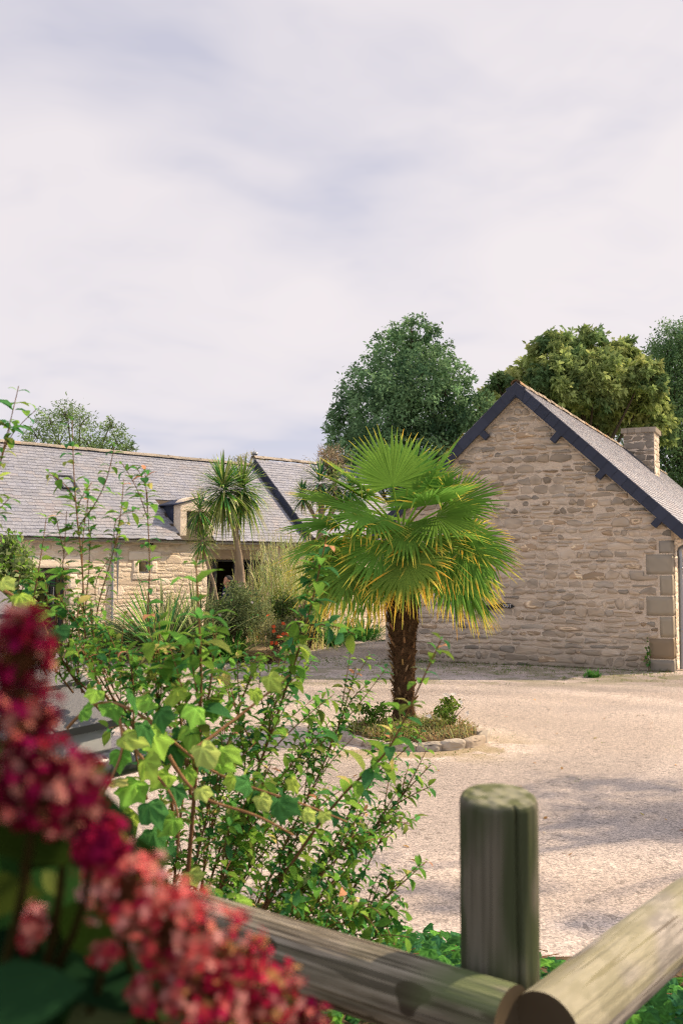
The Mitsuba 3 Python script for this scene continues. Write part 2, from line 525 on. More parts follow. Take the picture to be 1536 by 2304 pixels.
def slates(o, along, up, n, length, height, width, expose, seed, col, jit=.1, thick=.007, clip=None, holes=()):
    """slate courses on a roof plane: o = eave corner, along the eave, up the slope. Each slate is a thin wedge, its foot lifted on the course below."""
    r = rng_(seed)
    items = []
    rows = int(height / expose)
    ex = height / rows
    for k in range(rows):
        y0 = k * ex
        off = (k % 2) * width / 2 + r.normal(0, .01)
        x = -off
        while x < length:
            w = width * (1 + r.normal(0, .08))
            xa, xb = max(x + .0025, 0), min(x + w - .0025, length)
            x += w
            if xb - xa < .02:
                continue
            xm, ym = (xa + xb) / 2, y0 + ex / 2
            if clip and not clip(xm, ym):
                continue
            j = r.normal(0, ex * jit * .45)
            ya, yb = y0 + j, y0 + ex * 1.22
            ha = thick * (2.0 + .6 * r.random()); hb = thick * .35
            jr = r.normal(0, ex * .04, 2)
            q = A((xa, ya + jr[0], ha), (xb, ya + jr[1], ha), (xb, yb, hb), (xa, yb, hb), (xa, ya + jr[0], -.004), (xb, ya + jr[1], -.004)).reshape(6, 3)
            v = o + q[:, :1] * along + q[:, 1:2] * up + q[:, 2:] * n
            f = np.array([[0, 1, 2], [0, 2, 3], [4, 5, 1], [4, 1, 0], [4, 0, 3], [5, 2, 1]])
            c = np.asarray(col) * r.uniform(.88, 1.1) * (1 + r.normal(0, .02, 3))
            w2 = float(np.clip((meshkit.fbm(v[:1] * 1.6, 4, 9)[0] - .50) * 4 + r.normal(0, .1), 0, 1)) * .3
            c = c * (1 - w2) + A(.37, .335, .33) * w2
            items.append((v, f, np.tile(np.clip(c, .02, .9), (6, 1))))
    return items


# ------------------------------------------------------------------ the house with the gable end (right)
GR = A(6.15, 18.6, 0)                                  # right front corner
RD = A(.432, .902, 0)                                  # ridge direction, away
GL = A(-.902, .432, 0)                                 # along the gable wall, to the left
GN = -RD                                               # outward from the gable
Zv = A(0, 0, 1)
GW, EAVE, HALF = 5.79, 2.72, 2.895
PITCH = math.atan((5.42 - EAVE) / HALF)
LEN = 21.0
APEX = EAVE + HALF * math.tan(PITCH)
hs = 'gabled_stone_house'
tag(hs, 'stone house whose shaded gable end faces the courtyard behind the palm', 'house')

# core: gable wall slab and long walls of mortar
gable_poly = sg.Polygon([(0, -.3), (GW, -.3), (GW, EAVE), (HALF, APEX), (0, EAVE)])
v, f = extrude(gable_poly, GR, GL, Zv, GN, -.45, 0)
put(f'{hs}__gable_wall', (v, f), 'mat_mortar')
mb = MB()
mb.add(*box(GR + GL * .225 + RD * (LEN + .45) / 2 + Zv * 1.2, GL, RD, Zv, .225, (LEN - .45) / 2, 1.5))
mb.add(*box(GR + GL * (GW - .225) + RD * (LEN + .45) / 2 + Zv * 1.2, GL, RD, Zv, .225, (LEN - .45) / 2, 1.5))
put(f'{hs}__long_wall', (mb.get()[0], mb.get()[1]), 'mat_mortar_pale')
v, f = extrude(gable_poly, GR + RD * LEN, GL, Zv, GN, -.45, 0)
put(f'{hs}__rear_gable_wall', (v, f), 'mat_mortar')

# quoins at the right corner
r = rng_(11)
qz = [-.12, .22, .62, 1.02, 1.40, 1.79, 2.19, 2.45]
qpoly = []
qitems = []
for k in range(len(qz) - 1):
    w = (.46, .47, .245, .50, .24, .46, .25)[k] * r.uniform(.94, 1.06)
    pol = sg.box(.0, qz[k] + .006, w, qz[k + 1] - .006)
    qpoly.append(sg.box(-.1, qz[k] - .012, w + .022, qz[k + 1] + .012))
    c = [(.27, .25, .215), (.27, .21, .15), (.36, .31, .245), (.35, .31, .25), (.37, .325, .26), (.345, .31, .255), (.33, .305, .265)][k]
    m = m3.Manifold.cube((w - .004, .36, qz[k + 1] - qz[k] - .012))
    b = trimesh.creation.box((w - .004, .40, qz[k + 1] - qz[k] - .012)).subdivide().subdivide()
    bv = np.array(b.vertices)
    e = np.abs(bv) / (A(w - .004, .40, qz[k + 1] - qz[k] - .012) / 2)
    s = (e > .99).sum(1)
    bv = bv * np.where(s[:, None] >= 2, 1 - A(.012 / w, .02, .012 / .4), 1)
    bv += (meshkit.noise(bv * 25 + k * 7)[:, None] - .5) * .008
    vv = GR + GL * (bv[:, :1] + w / 2 - .012) + GN * (bv[:, 1:2] + .008 - .20) + Zv * (bv[:, 2:] + (qz[k] + qz[k + 1]) / 2)
    qitems.append((vv, np.array(b.faces), np.tile(c, (len(vv), 1)) * (1 + r.normal(0, .03, (len(vv), 1)))))
for it in qitems:
    put(num(f'{hs}__gable_wall__quoin'), it, 'mat_dressed', True)

SIGN_AT = on_plane(1128, 1365, GR, GN)
reg = sg.Polygon([(.0, -.03), (GW - .02, -.03), (GW - .02, EAVE - .1), (HALF, APEX - .16), (.0, EAVE - .1)]).difference(unary_union(qpoly))
polys = rubble(reg, 0, GW, -.06, APEX, (.085, .17), (.13, .40), .028, 5, .045, slim=.30)
r = rng_(12)
items = []
for po in polys:
    cx, cz = po.centroid.coords[0]
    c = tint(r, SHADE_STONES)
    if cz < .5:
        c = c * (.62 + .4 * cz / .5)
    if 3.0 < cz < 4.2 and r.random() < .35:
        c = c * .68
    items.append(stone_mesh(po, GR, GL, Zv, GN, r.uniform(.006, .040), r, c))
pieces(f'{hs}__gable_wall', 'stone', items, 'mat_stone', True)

# long wall towards the sun: rubble as one part, it is seen edge-on
ro = GR + RD * .0
polys = rubble(sg.box(.42, 0, 9, 2.6), 0, 9, 0, 2.6, (.11, .2), (.25, .6), .02, 6)
mb = MB()
for po in polys:
    mb.add(*stone_mesh(po, GR, RD, Zv, -GL, r.uniform(.006, .016), r, tint(r, PALE_STONES), age=.2))
put(f'{hs}__long_wall__stone_field', mb, 'mat_pale_stone', True, kind='stuff')

# roof: two slopes with slates, boarding beneath
OH, OE, TH_R = .14, .34, .05
su = unit(GL * HALF + Zv * (APEX - EAVE))              # up the right slope
sn = unit(np.cross(RD, su)); sn = sn if sn[2] > 0 else -sn
sl = unit(-GL * HALF + Zv * (APEX - EAVE))
sln = unit(np.cross(RD, sl)); sln = sln if sln[2] > 0 else -sln
LIFT = .16
o_r = GR + Zv * EAVE + GN * OH - su * OE + sn * LIFT
slope_len = HALF / math.cos(PITCH) + OE + LIFT * math.tan(PITCH)
o_l = GR + GL * GW + Zv * EAVE + GN * OH - sl * OE + sln * LIFT
mb = MB()
for o, u_, n_ in ((o_r, su, sn), (o_l, sl, sln)):
    mb.add(*box(o + RD * (LEN + OH * 2) / 2 + u_ * (slope_len - .01) / 2 - n_ * .03, RD, u_, n_, (LEN + OH * 2) / 2, (slope_len - .01) / 2, .024))
put(f'{hs}__roof', (mb.get()[0], mb.get()[1]), 'mat_interior')
it = slates(o_r, RD, su, sn, LEN + 2 * OH, slope_len, .22, .118, 21, (.30, .29, .345), jit=.12)
pieces(f'{hs}__roof', 'slate', it, 'mat_slate')
it = slates(o_l, RD, sl, sln, LEN + 2 * OH, slope_len, .30, .2, 22, (.28, .262, .268))
mb = MB()
for x in it:
    mb.add(*x)
put(f'{hs}__roof__rear_slates', mb, 'mat_slate', kind='stuff')

# ridge tiles, terracotta bedded in mortar
top = o_r + su * slope_len
r = rng_(31)
k = 0
s = -.02
while s < LEN + .2:
    L = .36
    ang = np.linspace(-.15, PI + .15, 9)
    ring = np.stack([np.cos(ang) * .105, np.sin(ang) * .085 - .035], 1)
    ring2 = ring * .86
    vs = []
    lift = r.normal(0, .006)
    for a_, sc in ((0, 1.0), (L - .01, .94)):
        for R_ in (ring, ring2):
            vs.append(top + RD * (s + a_) - GL * (R_[:, :1] * sc) + Zv * (R_[:, 1:2] * sc + lift))
    m = 9
    vv = np.vstack(vs)
    fs = []
    for i in range(m - 1):
        fs += [[i, i + 1, 2 * m + i + 1, 2 * m + i], [m + i + 1, m + i, 3 * m + i, 3 * m + i + 1], [i + 1, i, m + i, m + i + 1], [2 * m + i, 2 * m + i + 1, 3 * m + i + 1, 3 * m + i]]
    c = tint(r, [(1, (.42, .27, .19)), (4, (.46, .38, .31)), (2, (.38, .32, .27))])
    put(num(f'{hs}__roof__ridge_tile'), (vv, np.array(fs), np.tile(np.clip(c, 0, 1), (len(vv), 1)) * (1 + r.normal(0, .06, (len(vv), 1)))), 'mat_cap', 40 if False else True)
    s += L
    k += 1

# slate-hung verge boards along both rakes, purlin ends below them
vd = .215
r = rng_(33)
for side, (o, u_, n_) in enumerate(((o_r, su, sn), (o_l, sl, sln))):
    ln = slope_len + (.0 if side else .0)
    s = 0
    while s < ln - .05:
        L = min(.25, ln - s)
        dn = -n_
        t0, t1 = .012 + .006, .012
        q = A((s, 0, t0), (s + L + .03, 0, t1 - .007), (s + L + .03, vd, t1 - .007), (s, vd, t0), (s, 0, -.01), (s + L + .03, 0, -.01), (s + L + .03, vd, -.01), (s, vd, -.01)).reshape(8, 3)
        if ln - s - L < .06:                       # cut to meet at the apex
            q[[1, 2, 5, 6], 0] = [ln, ln - vd * math.tan(PITCH) * .96, ln, ln - vd * math.tan(PITCH) * .96]
        else:
            q[:, 0] = np.minimum(q[:, 0], ln - q[:, 1] * math.tan(PITCH) * .96)
        vv = o + GN * .01 - n_ * .002 + q[:, :1] * u_ + q[:, 1:2] * dn + q[:, 2:] * GN
        ff = np.array([[0, 1, 2, 3], [4, 7, 6, 5], [0, 4, 5, 1], [3, 2, 6, 7], [0, 3, 7, 4], [1, 5, 6, 2]])
        c = A(.040, .050, .080) * r.uniform(.85, 1.18)
        put(num(f'{hs}__verge__slate'), (vv, ff, np.tile(c, (8, 1))), 'mat_blue_slate')
        s += .25
    core = MB()
    core.add(*box(o + u_ * (ln - .2) / 2 - n_ * (vd / 2 + .01) + GN * (-.03), u_, n_, GN, (ln - .22) / 2, vd / 2 - .015, .028))
    put(num(f'{hs}__verge__board'), (core.get()[0], core.get()[1]), 'mat_dark_frame')
for px, py, side in ((1085, 974, 1), (1254, 980, 0), (1356, 1062, 0), (1482, 1170, 0), (1168, 884, 2)):
    c = on_plane(px, py, GR + GN * .1, GN)
    if side == 2:
        b = box(c, GL, Zv, GN, .075, .09, .06)
    else:
        u_, n_ = ((su, sn), (sl, sln))[side]
        b = box(c, n_ if (px != 1255) else Zv, u_ if (px != 1255) else GL, GN, .15 if px != 1255 else .11, .062, .055)
    put(num(f'{hs}__purlin_end'), (b[0], b[1], np.tile(A(.040, .050, .080), (8, 1))), 'mat_blue_slate')
# pointed slate under the apex
ap = top + GN * .03 - Zv * .13
v, f = extrude(sg.Polygon([(-.2, .02), (-.13, -.24), (0, -.12), (.13, -.24), (.2, .02), (0, .1)]), ap - Zv * .02, GL, Zv, GN, -.03, .006)
put(f'{hs}__verge__apex_slate', (v, f, np.tile(A(.040, .050, .080), (len(v), 1))), 'mat_blue_slate')

# chimney
cs = 11.9
cb = GR + GL * (HALF - .02) + RD * cs
cw, cd, ctop = .90, 1.05, APEX + .17 + .50
cc0 = cb - GL * cw / 2 + RD * cd / 2
core = box(cc0 + Zv * (ctop / 2 + 1.6), GL, RD, Zv, cw / 2, cd / 2, (ctop - 3.2) / 2)
put(f'{hs}__chimney', core, 'mat_mortar')
r = rng_(41)
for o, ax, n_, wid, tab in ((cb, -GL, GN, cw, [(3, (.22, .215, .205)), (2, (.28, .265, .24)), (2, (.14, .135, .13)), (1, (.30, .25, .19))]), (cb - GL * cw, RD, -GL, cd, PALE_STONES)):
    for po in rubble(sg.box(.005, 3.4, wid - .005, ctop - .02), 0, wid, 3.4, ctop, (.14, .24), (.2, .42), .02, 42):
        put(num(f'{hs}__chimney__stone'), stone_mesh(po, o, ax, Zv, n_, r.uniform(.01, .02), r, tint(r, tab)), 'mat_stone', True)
for j in range(5):
    w = (cw + .14) / 5
    b = box(cb + GL * .07 - GL * (j + .5) * w + RD * cd / 2 + Zv * (ctop + .07 + .006 * (j % 2)), GL, RD, Zv, w / 2 - .004, cd / 2 + .07, .075)
    put(num(f'{hs}__chimney__cap_stone'), (*b, np.tile(A(.34, .30, .25) * r.uniform(.85, 1.15), (8, 1))), 'mat_cap')
fl = o_r + RD * (cs + OH) + su * (slope_len - 1.15)
put(f'{hs}__chimney__flashing', box(fl - RD * .08 + su * .5 + sn * .035, RD, su, sn, .07, .62, .012), 'mat_dark_zinc')

# eave gutter, swan neck and downpipe, windows on the sunny long wall
ge = o_r - su * .01 + sn * .0 - Zv * .03
ang = np.linspace(PI, 2 * PI, 9)
prof = np.stack([np.cos(ang) * .06, np.sin(ang) * .06], 1)
vv = np.vstack([ge + RD * s_ - GL * (.055 + prof[:, :1]) + Zv * prof[:, 1:2] for s_ in (-.02, LEN)])
put(f'{hs}__gutter', (vv, np.array([[i, i + 1, 9 + i + 1, 9 + i] for i in range(8)])), 'mat_zinc', True)
wl = GR + RD * .42 - GL * .10
pip = curve([ge + RD * .55 - GL * .055 - Zv * .06, ge + RD * .52 - GL * .03 - Zv * .16, wl + RD * .02 + Zv * 2.28, wl + Zv * 2.12], 16)
pip = np.vstack([pip, wl + Zv * 1.2, wl + Zv * .3, wl + Zv * .02])
put(f'{hs}__downpipe', tube(pip, .045, 12), 'mat_zinc', True)
for z in (1.92, .75):
    put(num(f'{hs}__downpipe__bracket'), tube([wl + Zv * (z - .02), wl + Zv * (z + .02)], .052, 12), 'mat_zinc', True)
for k, s_ in enumerate((1.6, 5.2, 9.4)):
    w0 = GR + RD * s_ - GL * .012
    wd = num(f'{hs}__window')
    fr = sg.box(0, .95, 1.0, 2.15).difference(sg.box(.07, 1.02, .47, 2.08)).difference(sg.box(.53, 1.02, .93, 2.08))
    put(wd, extrude(fr, w0, RD, Zv, -GL, -.0, .05), 'mat_dark_frame')
    put(f'{wd}__pane', extrude(sg.box(.06, 1.01, .94, 2.09), w0, RD, Zv, -GL, .012, .016), 'mat_dark_frame')
    put(f'{wd}__sill', (*extrude(sg.box(-.1, .80, 1.1, .948), w0, RD, Zv, -GL, .0, .09), ) + (np.full((8, 3), .5),) if False else extrude(sg.box(-.1, .80, 1.1, .948), w0, RD, Zv, -GL, .0, .09), 'mat_mortar_pale')

# pointing sign on the gable
so = on_plane(1128, 1365, GR + GN * .03, GN)
xs = np.linspace(-.62, .2, 24)
wavy = lambda x: .022 * np.sin((x + .1) * 8.5)
topc = [(x, .047 + wavy(x)) for x in xs]
botc = [(x, -.047 + wavy(x)) for x in xs[::-1]]
bd = sg.Polygon(topc + [(.27, wavy(.24))] + botc)
put('direction_sign__board', extrude(bd, so, -GL, Zv, GN, 0, .014), 'mat_sign')
tm = meshkit.text_mesh('DOT', .06, .003)
tv = np.array(tm.vertices)
tv[:, 0] = tv[:, 0] - tv[:, 0].max() + .205
tv[:, 1] += -.03 + wavy(tv[:, 0])
put('direction_sign__lettering', (so + tv[:, :1] * -GL + tv[:, 1:2] * Zv + (tv[:, 2:] + .0145) * GN, np.array(tm.faces)), 'mat_white')
tag('direction_sign', 'small black pointed sign with white letters on the shaded stone gable', 'sign')

# ------------------------------------------------------------------ the long house (left)
LANG = math.radians(45.6)
LU = A(math.sin(LANG), math.cos(LANG), 0)              # along the front, away to the right
LN = A(math.cos(LANG), -math.sin(LANG), 0)             # outward from the front
L0 = A(-.3424 * 21.66, 21.66, 0)
LE, LW, LZ = 2.70, 2.37, 4.93                          # eave height, half depth, ridge height
lh = 'long_stone_house'
tag(lh, 'long low stone house with slate roof behind the flower bed on the left', 'house')
AMIN, AMAX = -5.0, 13.2


def fa(px):                                            # distance along the front at a picture column
    q = (px - 768) / F
    return (q * L0[1] - L0[0]) / (LU[0] - q * LU[1])


def FP(a, z, d=0.0):
    return L0 + LU * a + LN * d + Zv * z


a_d0, a_d1 = fa(70), fa(156)                           # garage-like doorway
a_w0, a_w1 = fa(312), fa(340)
a_f0, a_f1 = fa(466), fa(590)
a_l0 = fa(404)                                         # dormer
a_l1 = a_l0 + 1.05
openings = [sg.box(a_d0, -1, a_d1, 1.93), sg.box(a_w0, 1.80, a_w1, 2.10), sg.box(a_f0, -1, a_f1, 2.16)]
wall = sg.box(AMIN, -.3, AMAX, LE + .02).difference(unary_union(openings))
put(f'{lh}__front_wall', extrude(wall, L0, LU, Zv, LN, -.5, 0), 'mat_mortar_pale')
mb = MB()
mb.add(*box(FP((AMIN + AMAX) / 2, 1.2, -2 * LW + .25), LU, LN, Zv, (AMAX - AMIN) / 2, .25, 1.5))
for a in (AMIN + .25, AMAX - .25):
    v, f = extrude(sg.Polygon([(-.5, -.3), (-2 * LW + .5, -.3), (-2 * LW + .5, LE), (-LW, LZ - .14), (-.5, LE)]), FP(a, 0), LN, Zv, LU, -.25, .25)
    mb.add(v, f)
put(f'{lh}__rear_wall', (mb.get()[0], mb.get()[1]), 'mat_mortar_pale')
mb = MB()                                              # ceiling, floor and rear of the room
mb.add(*box(FP((AMIN + AMAX) / 2, 2.45, -LW), LU, LN, Zv, (AMAX - AMIN) / 2 - .3, LW - .5, .03))
mb.add(*box(FP((AMIN + AMAX) / 2, 1.2, -2.6), LU, LN, Zv, (AMAX - AMIN) / 2 - .3, .03, 1.3))
put(f'{lh}__room', (mb.get()[0], mb.get()[1]), 'mat_interior')

# dressed surrounds
r = rng_(51)
dress = []


def surround(a0, a1, z0, z1, jw, lint, sill=None, col=(.85, .76, .64)):
    lst = [(a0 - jw - .1, a1 + jw + .1, z1 + .002, z1 + lint)]
    z, k = z0, 0
    while z < z1 - .05:
        h = min(.36, z1 - z)
        w = jw + (.14 if k % 2 else 0)
        lst += [(a0 - w, a0, z + .004, z + h - .004), (a1, a1 + w, z + .004, z + h - .004)]
        z += h; k += 1
    if sill:
        lst.append((a0 - jw, a1 + jw, z0 - sill, z0 - .004))
    for x0, x1, y0, y1 in lst:
        dress.append(sg.box(x0 - .012, y0 - .012, x1 + .012, y1 + .012))
        b = trimesh.creation.box((x1 - x0, .16, y1 - y0)).subdivide().subdivide()
        bv = np.array(b.vertices)
        bv += (meshkit.noise(bv * 20 + x0 * 7)[:, None] - .5) * .010
        vv = FP((x0 + x1) / 2, (y0 + y1) / 2, -.055) + bv[:, :1] * LU + bv[:, 1:2] * LN + bv[:, 2:] * Zv
        c = A(*col) * r.uniform(.88, 1.08)
        put(num(f'{lh}__front_wall__dressed_stone'), (vv, np.array(b.faces), np.tile(c, (len(vv), 1))), 'mat_pale_stone', True)


surround(a_d0, a_d1, 0, 1.93, .2, .26)
surround(a_w0, a_w1, 1.80, 2.10, .17, .22, .16)
lint = box(FP((a_f0 + a_f1) / 2 - .15, 2.16 + .13, -.07), LU, LN, Zv, (a_f1 - a_f0) / 2 + .18, .09, .125)
put(f'{lh}__lintel', (*lint, np.tile(A(.36, .27, .19), (8, 1))), 'mat_bark')
dress.append(sg.box(a_f0 - .35, 2.15, a_f1 + .06, 2.43))
reg = sg.box(AMIN, -.02, AMAX, LE - .02).difference(unary_union(openings + dress))
polys = rubble(reg, AMIN + 2.2, AMAX - 1, 0, LE, (.10, .20), (.18, .5), .022, 52, .04, slim=.3)
r = rng_(53)
items = [stone_mesh(po, L0, LU, Zv, LN, r.uniform(.004, .014), r, tint(r, PALE_STONES), age=.15) for po in polys]
pieces(f'{lh}__front_wall', 'stone', items, 'mat_pale_stone', True)

# roof
lpit = math.atan((LZ - LE) / LW)
lup = unit(-LN * LW + Zv * (LZ - LE))
lrn = unit(LN * (LZ - LE) + Zv * LW)
lsl = math.hypot(LW, LZ - LE)
OEV = .16
lo = FP(AMIN - .1, LE) - lup * OEV + lrn * .06
tot = lsl + OEV
lbk = unit(LN * LW + Zv * (LZ - LE)); lbn = unit(-LN * (LZ - LE) + Zv * LW)
a_st = 9.0                                             # the higher roof begins here
mb = MB()
mb.add(*box(FP((AMIN + a_st) / 2, LE) - lup * OEV + lup * tot / 2 + lrn * .03, LU, lup, lrn, (a_st - AMIN) / 2 + .1, tot / 2, .022))
mb.add(*box(FP((AMIN + AMAX) / 2, LE, -2 * LW) - lbk * OEV + lbk * tot / 2 + lbn * .03, LU, lbk, lbn, (AMAX - AMIN) / 2 + .1, tot / 2, .022))
put(f'{lh}__roof', (mb.get()[0], mb.get()[1]), 'mat_interior')
dz_top = 3.72                                          # dormer top
a_dm = (a_l0 + a_l1) / 2


def clip1(x, y):
    a = x + AMIN - .1
    if a > a_st - .02:
        return False
    z = LE + (y - OEV) * math.sin(lpit)
    if a_l0 - .02 < a < a_l1 + .02 and z < dz_top - .12:
        return False
    return True


it = slates(lo, LU, lup, lrn, a_st - AMIN + .1, tot, .22, .115, 61, (.268, .256, .33), jit=.14, clip=clip1)
pieces(f'{lh}__roof', 'slate', it, 'mat_slate')
UPR = .20
lo2 = FP(a_st, LE) - lup * OEV + lrn * (.06 + UPR)
it = slates(lo2, LU, lup, lrn, AMAX - a_st + .2, tot + .04, .22, .115, 62, (.268, .258, .335))
pieces(f'{lh}__upper_roof', 'slate', it, 'mat_slate', limit=200)
put(f'{lh}__upper_roof', box(lo2 + LU * (AMAX - a_st + .2) / 2 + lup * (tot + .04) / 2 - lrn * (UPR / 2 + .012), LU, lup, lrn, (AMAX - a_st + .2) / 2 - .004, (tot + .04) / 2, UPR / 2), 'mat_interior')
r = rng_(63)
s = 0
while s < tot + .02:                                   # slate-hung upstand facing the lower roof
    c = A(.040, .050, .080) * r.uniform(.8, 1.2)
    b = box(lo2 - LU * (.012 + .004 * (int(s / .2) % 2)) + lup * (s + .11) - lrn * .11, lup, LU, lrn, .11, .008, .115)
    put(num(f'{lh}__upper_roof__verge_slate'), (*b, np.tile(c, (8, 1))), 'mat_blue_slate')
    s += .205
put(f'{lh}__upper_roof__flashing', box(lo2 - LU * .06 + lup * tot / 2 - lrn * (UPR - .02), lup, LU, lrn, tot / 2, .045, .012), 'mat_dark_zinc')
# ridge: mortar crest with embedded ridge tiles
for nm, a0, a1, dz in (('ridge_tile', AMIN, a_st, 0), ('upper_ridge_tile', a_st, AMAX + .2, UPR * 1.2)):
    a = a0
    while a < a1:
        ang = np.linspace(0, PI, 7)
        c = FP(a, LZ + .07 + dz, -LW)
        q = [c + LU * s_ + LN * np.cos(ang)[:, None] * .11 + Zv * (np.sin(ang)[:, None] * .085 - .02 + r.normal(0, .004)) for s_ in (0, .37)]
        vv = np.vstack(q)
        ff = np.array([[i, i + 1, 7 + i + 1, 7 + i] for i in range(6)] )
        cc = tint(r, [(3, (.40, .36, .32)), (3, (.34, .31, .28)), (.6, (.40, .31, .24))])
        put(num(f'{lh}__roof__{nm}'), (vv, ff, np.tile(cc, (len(vv), 1)) * (1 + r.normal(0, .06, (len(vv), 1)))), 'mat_cap', True)
        a += .365

# gutter and downpipe
ang = np.linspace(PI, 2 * PI, 9)
prof = np.stack([np.cos(ang) * .06, np.sin(ang) * .055], 1)
gz = LE - OEV * math.sin(lpit) + .0
go = OEV * math.cos(lpit) + .05
for nm, a0, a1 in (('gutter', AMIN, a_l0 + .05), ('gutter', a_l1 - .02, AMAX)):
    vv = np.vstack([FP(a, gz, go) + LN * prof[:, :1] + Zv * prof[:, 1:2] for a in (a0, a1)])
    g = num(f'{lh}__{nm}')
    put(g, (vv, np.array([[i, i + 1, 9 + i + 1, 9 + i] for i in range(8)])), 'mat_zinc', True)
    for a in np.arange(a0 + .3, a1, .6):
        put(num(f'{g}__bracket'), tube([FP(a, gz + .005, go - .065), FP(a, gz - .058, go), FP(a, gz + .005, go + .065)], .008, 6), 'mat_zinc', True)
ad = fa(262)
put(f'{lh}__downpipe', tube([FP(ad, gz - .05, go), FP(ad, gz - .2, .07), FP(ad, 1, .07), FP(ad, 0, .07)], .042, 12), 'mat_zinc', True)
put(f'{lh}__drain_pipe', tube([FP(ad - .12, gz - .1, .045), FP(ad - .12, 1, .045), FP(ad - .12, 0, .045)], .03, 10), 'mat_bark' if False else 'mat_grey_paint', True)

# doorway with glazed door, window, folding glass doors
dk = f'{lh}__door'
fr = sg.box(a_d0, 0, a_d1, 1.93).difference(unary_union([sg.box(a_d0 + .06, .05, a_d0 + .62, 1.87), sg.box(a_d0 + .72, .05, a_d1 - .1, 1.87)]))
put(dk, extrude(fr, L0, LU, Zv, LN, -.30, -.22), 'mat_dark_frame')
put(f'{dk}__pane', extrude(sg.box(a_d0 + .05, .04, a_d1 - .05, 1.88), L0, LU, Zv, LN, -.265, -.262), 'mat_glass')
put(f'{dk}__pull', tube([FP(a_d0 + .67, .9, -.2), FP(a_d0 + .67, 1.5, -.2)], .014, 8), 'mat_zinc', True)
wk = f'{lh}__window'
fr = sg.box(a_w0, 1.80, a_w1, 2.10).difference(sg.box(a_w0 + .03, 1.84, a_w1 - .03, 2.07))
put(wk, extrude(fr, L0, LU, Zv, LN, -.16, -.1), 'mat_grey_paint')
put(f'{wk}__pane', extrude(sg.box(a_w0 + .02, 1.82, a_w1 - .02, 2.08), L0, LU, Zv, LN, -.135, -.132), 'mat_glass')
gk = f'{lh}__folding_doors'
n = 4
wL = (a_f1 - a_f0) / n
fr = sg.box(a_f0, 0, a_f1, 2.16).difference(unary_union([sg.box(a_f0 + .05, .06, a_f1 - .05, 2.10)]))
put(f'{lh}__door_frame', extrude(fr, L0, LU, Zv, LN, -.2, -.1), 'mat_dark_frame')
for k in range(n):
    x0 = a_f0 + k * wL
    if k == 1:
        continue                                       # this leaf stands open
    fr = sg.box(x0 + .055, .065, x0 + wL - .055, 2.095).difference(sg.box(x0 + .12, .14, x0 + wL - .12, 2.03))
    lf = num(f'{lh}__door_leaf')
    put(lf, extrude(fr, L0, LU, Zv, LN, -.175, -.125), 'mat_dark_frame')
    put(f'{lf}__pane', extrude(sg.box(x0 + .11, .13, x0 + wL - .11, 2.04), L0, LU, Zv, LN, -.152, -.148), 'mat_glass')
x0 = a_f1 + .03                                        # the open leaf folded back against the wall
fr = sg.box(x0, .065, x0 + wL - .06, 2.12).difference(sg.box(x0 + .05, .14, x0 + wL - .11, 2.06))
lf = num(f'{lh}__door_leaf')
put(lf, extrude(fr, FP(0, 0), LU, Zv, LN, .035, .08), 'mat_dark_frame')
put(f'{lf}__pane', extrude(sg.box(x0 + .04, .13, x0 + wL - .10, 2.07), L0, LU, Zv, LN, .055, .058), 'mat_glass')

# iron tie on the wall
an = FP(fa(340), 2.50, .03)
put(f'{lh}__wall_tie', trimesh.util.concatenate([trimesh.Trimesh(*tube([an + LU * x, an - Zv * z], .014, 6)) for x, z in ((-.06, .10),)] + [trimesh.Trimesh(*tube([an + LU * .07 + Zv * .06, an - Zv * .0], .014, 6)), trimesh.Trimesh(*tube([an - LU * .07 + Zv * .06, an - Zv * .0], .014, 6)), trimesh.Trimesh(*tube([an, an - Zv * .14], .014, 6))]), 'mat_dark_frame')

# dormer: dressed stone front, slate-hung cheek, door
dm = f'{lh}__dormer'
zb = LE - .04
arch = [(a_dm + .5 * math.cos(t) * (a_l1 - a_l0), dz_top - .22 + .24 * math.sin(t)) for t in np.linspace(0, PI, 14)]
front = sg.Polygon([(a_l0, zb), (a_l1, zb)] + arch)
op = sg.box(a_l0 + .2, zb + .02, a_l1 - .2, dz_top - .35)
put(f'{dm}__front', extrude(front.difference(op), L0, LU, Zv, LN, -.26, .012), 'mat_mortar_pale')
r = rng_(71)
dst = []
for k, z in enumerate(np.arange(zb + .02, dz_top - .4, .26)):
    for x0, x1 in ((a_l0 + .0, a_l0 + .195), (a_l1 - .195, a_l1)):
        dst.append(sg.box(x0 + .004, z + .004, x1 - .004, min(z + .252, dz_top - .36)))
dst.append(front.intersection(sg.box(a_l0 + .004, dz_top - .345, a_l1 - .004, dz_top)).buffer(-.004))
for po in dst:
    v, f = extrude(po, L0, LU, Zv, LN, .008, .026)
    put(num(f'{dm}__dressed_stone'), (v, f, np.tile(A(.84, .75, .62) * r.uniform(.9, 1.08), (len(v), 1))), 'mat_pale_stone')
dd = f'{dm}__door'
put(dd, extrude(sg.box(a_l0 + .19, zb + .02, a_l1 - .19, dz_top - .34).difference(sg.box(a_l0 + .26, zb + .1, a_l1 - .26, dz_top - .42)), L0, LU, Zv, LN, -.2, -.13), 'mat_dark_frame')
put(f'{dm}__door_pane', extrude(sg.box(a_l0 + .25, zb + .09, a_l1 - .25, dz_top - .41), L0, LU, Zv, LN, -.17, -.166), 'mat_dark_frame')
back = lambda z: -(z - LE) * LW / (LZ - LE)            # depth of the roof plane at a height
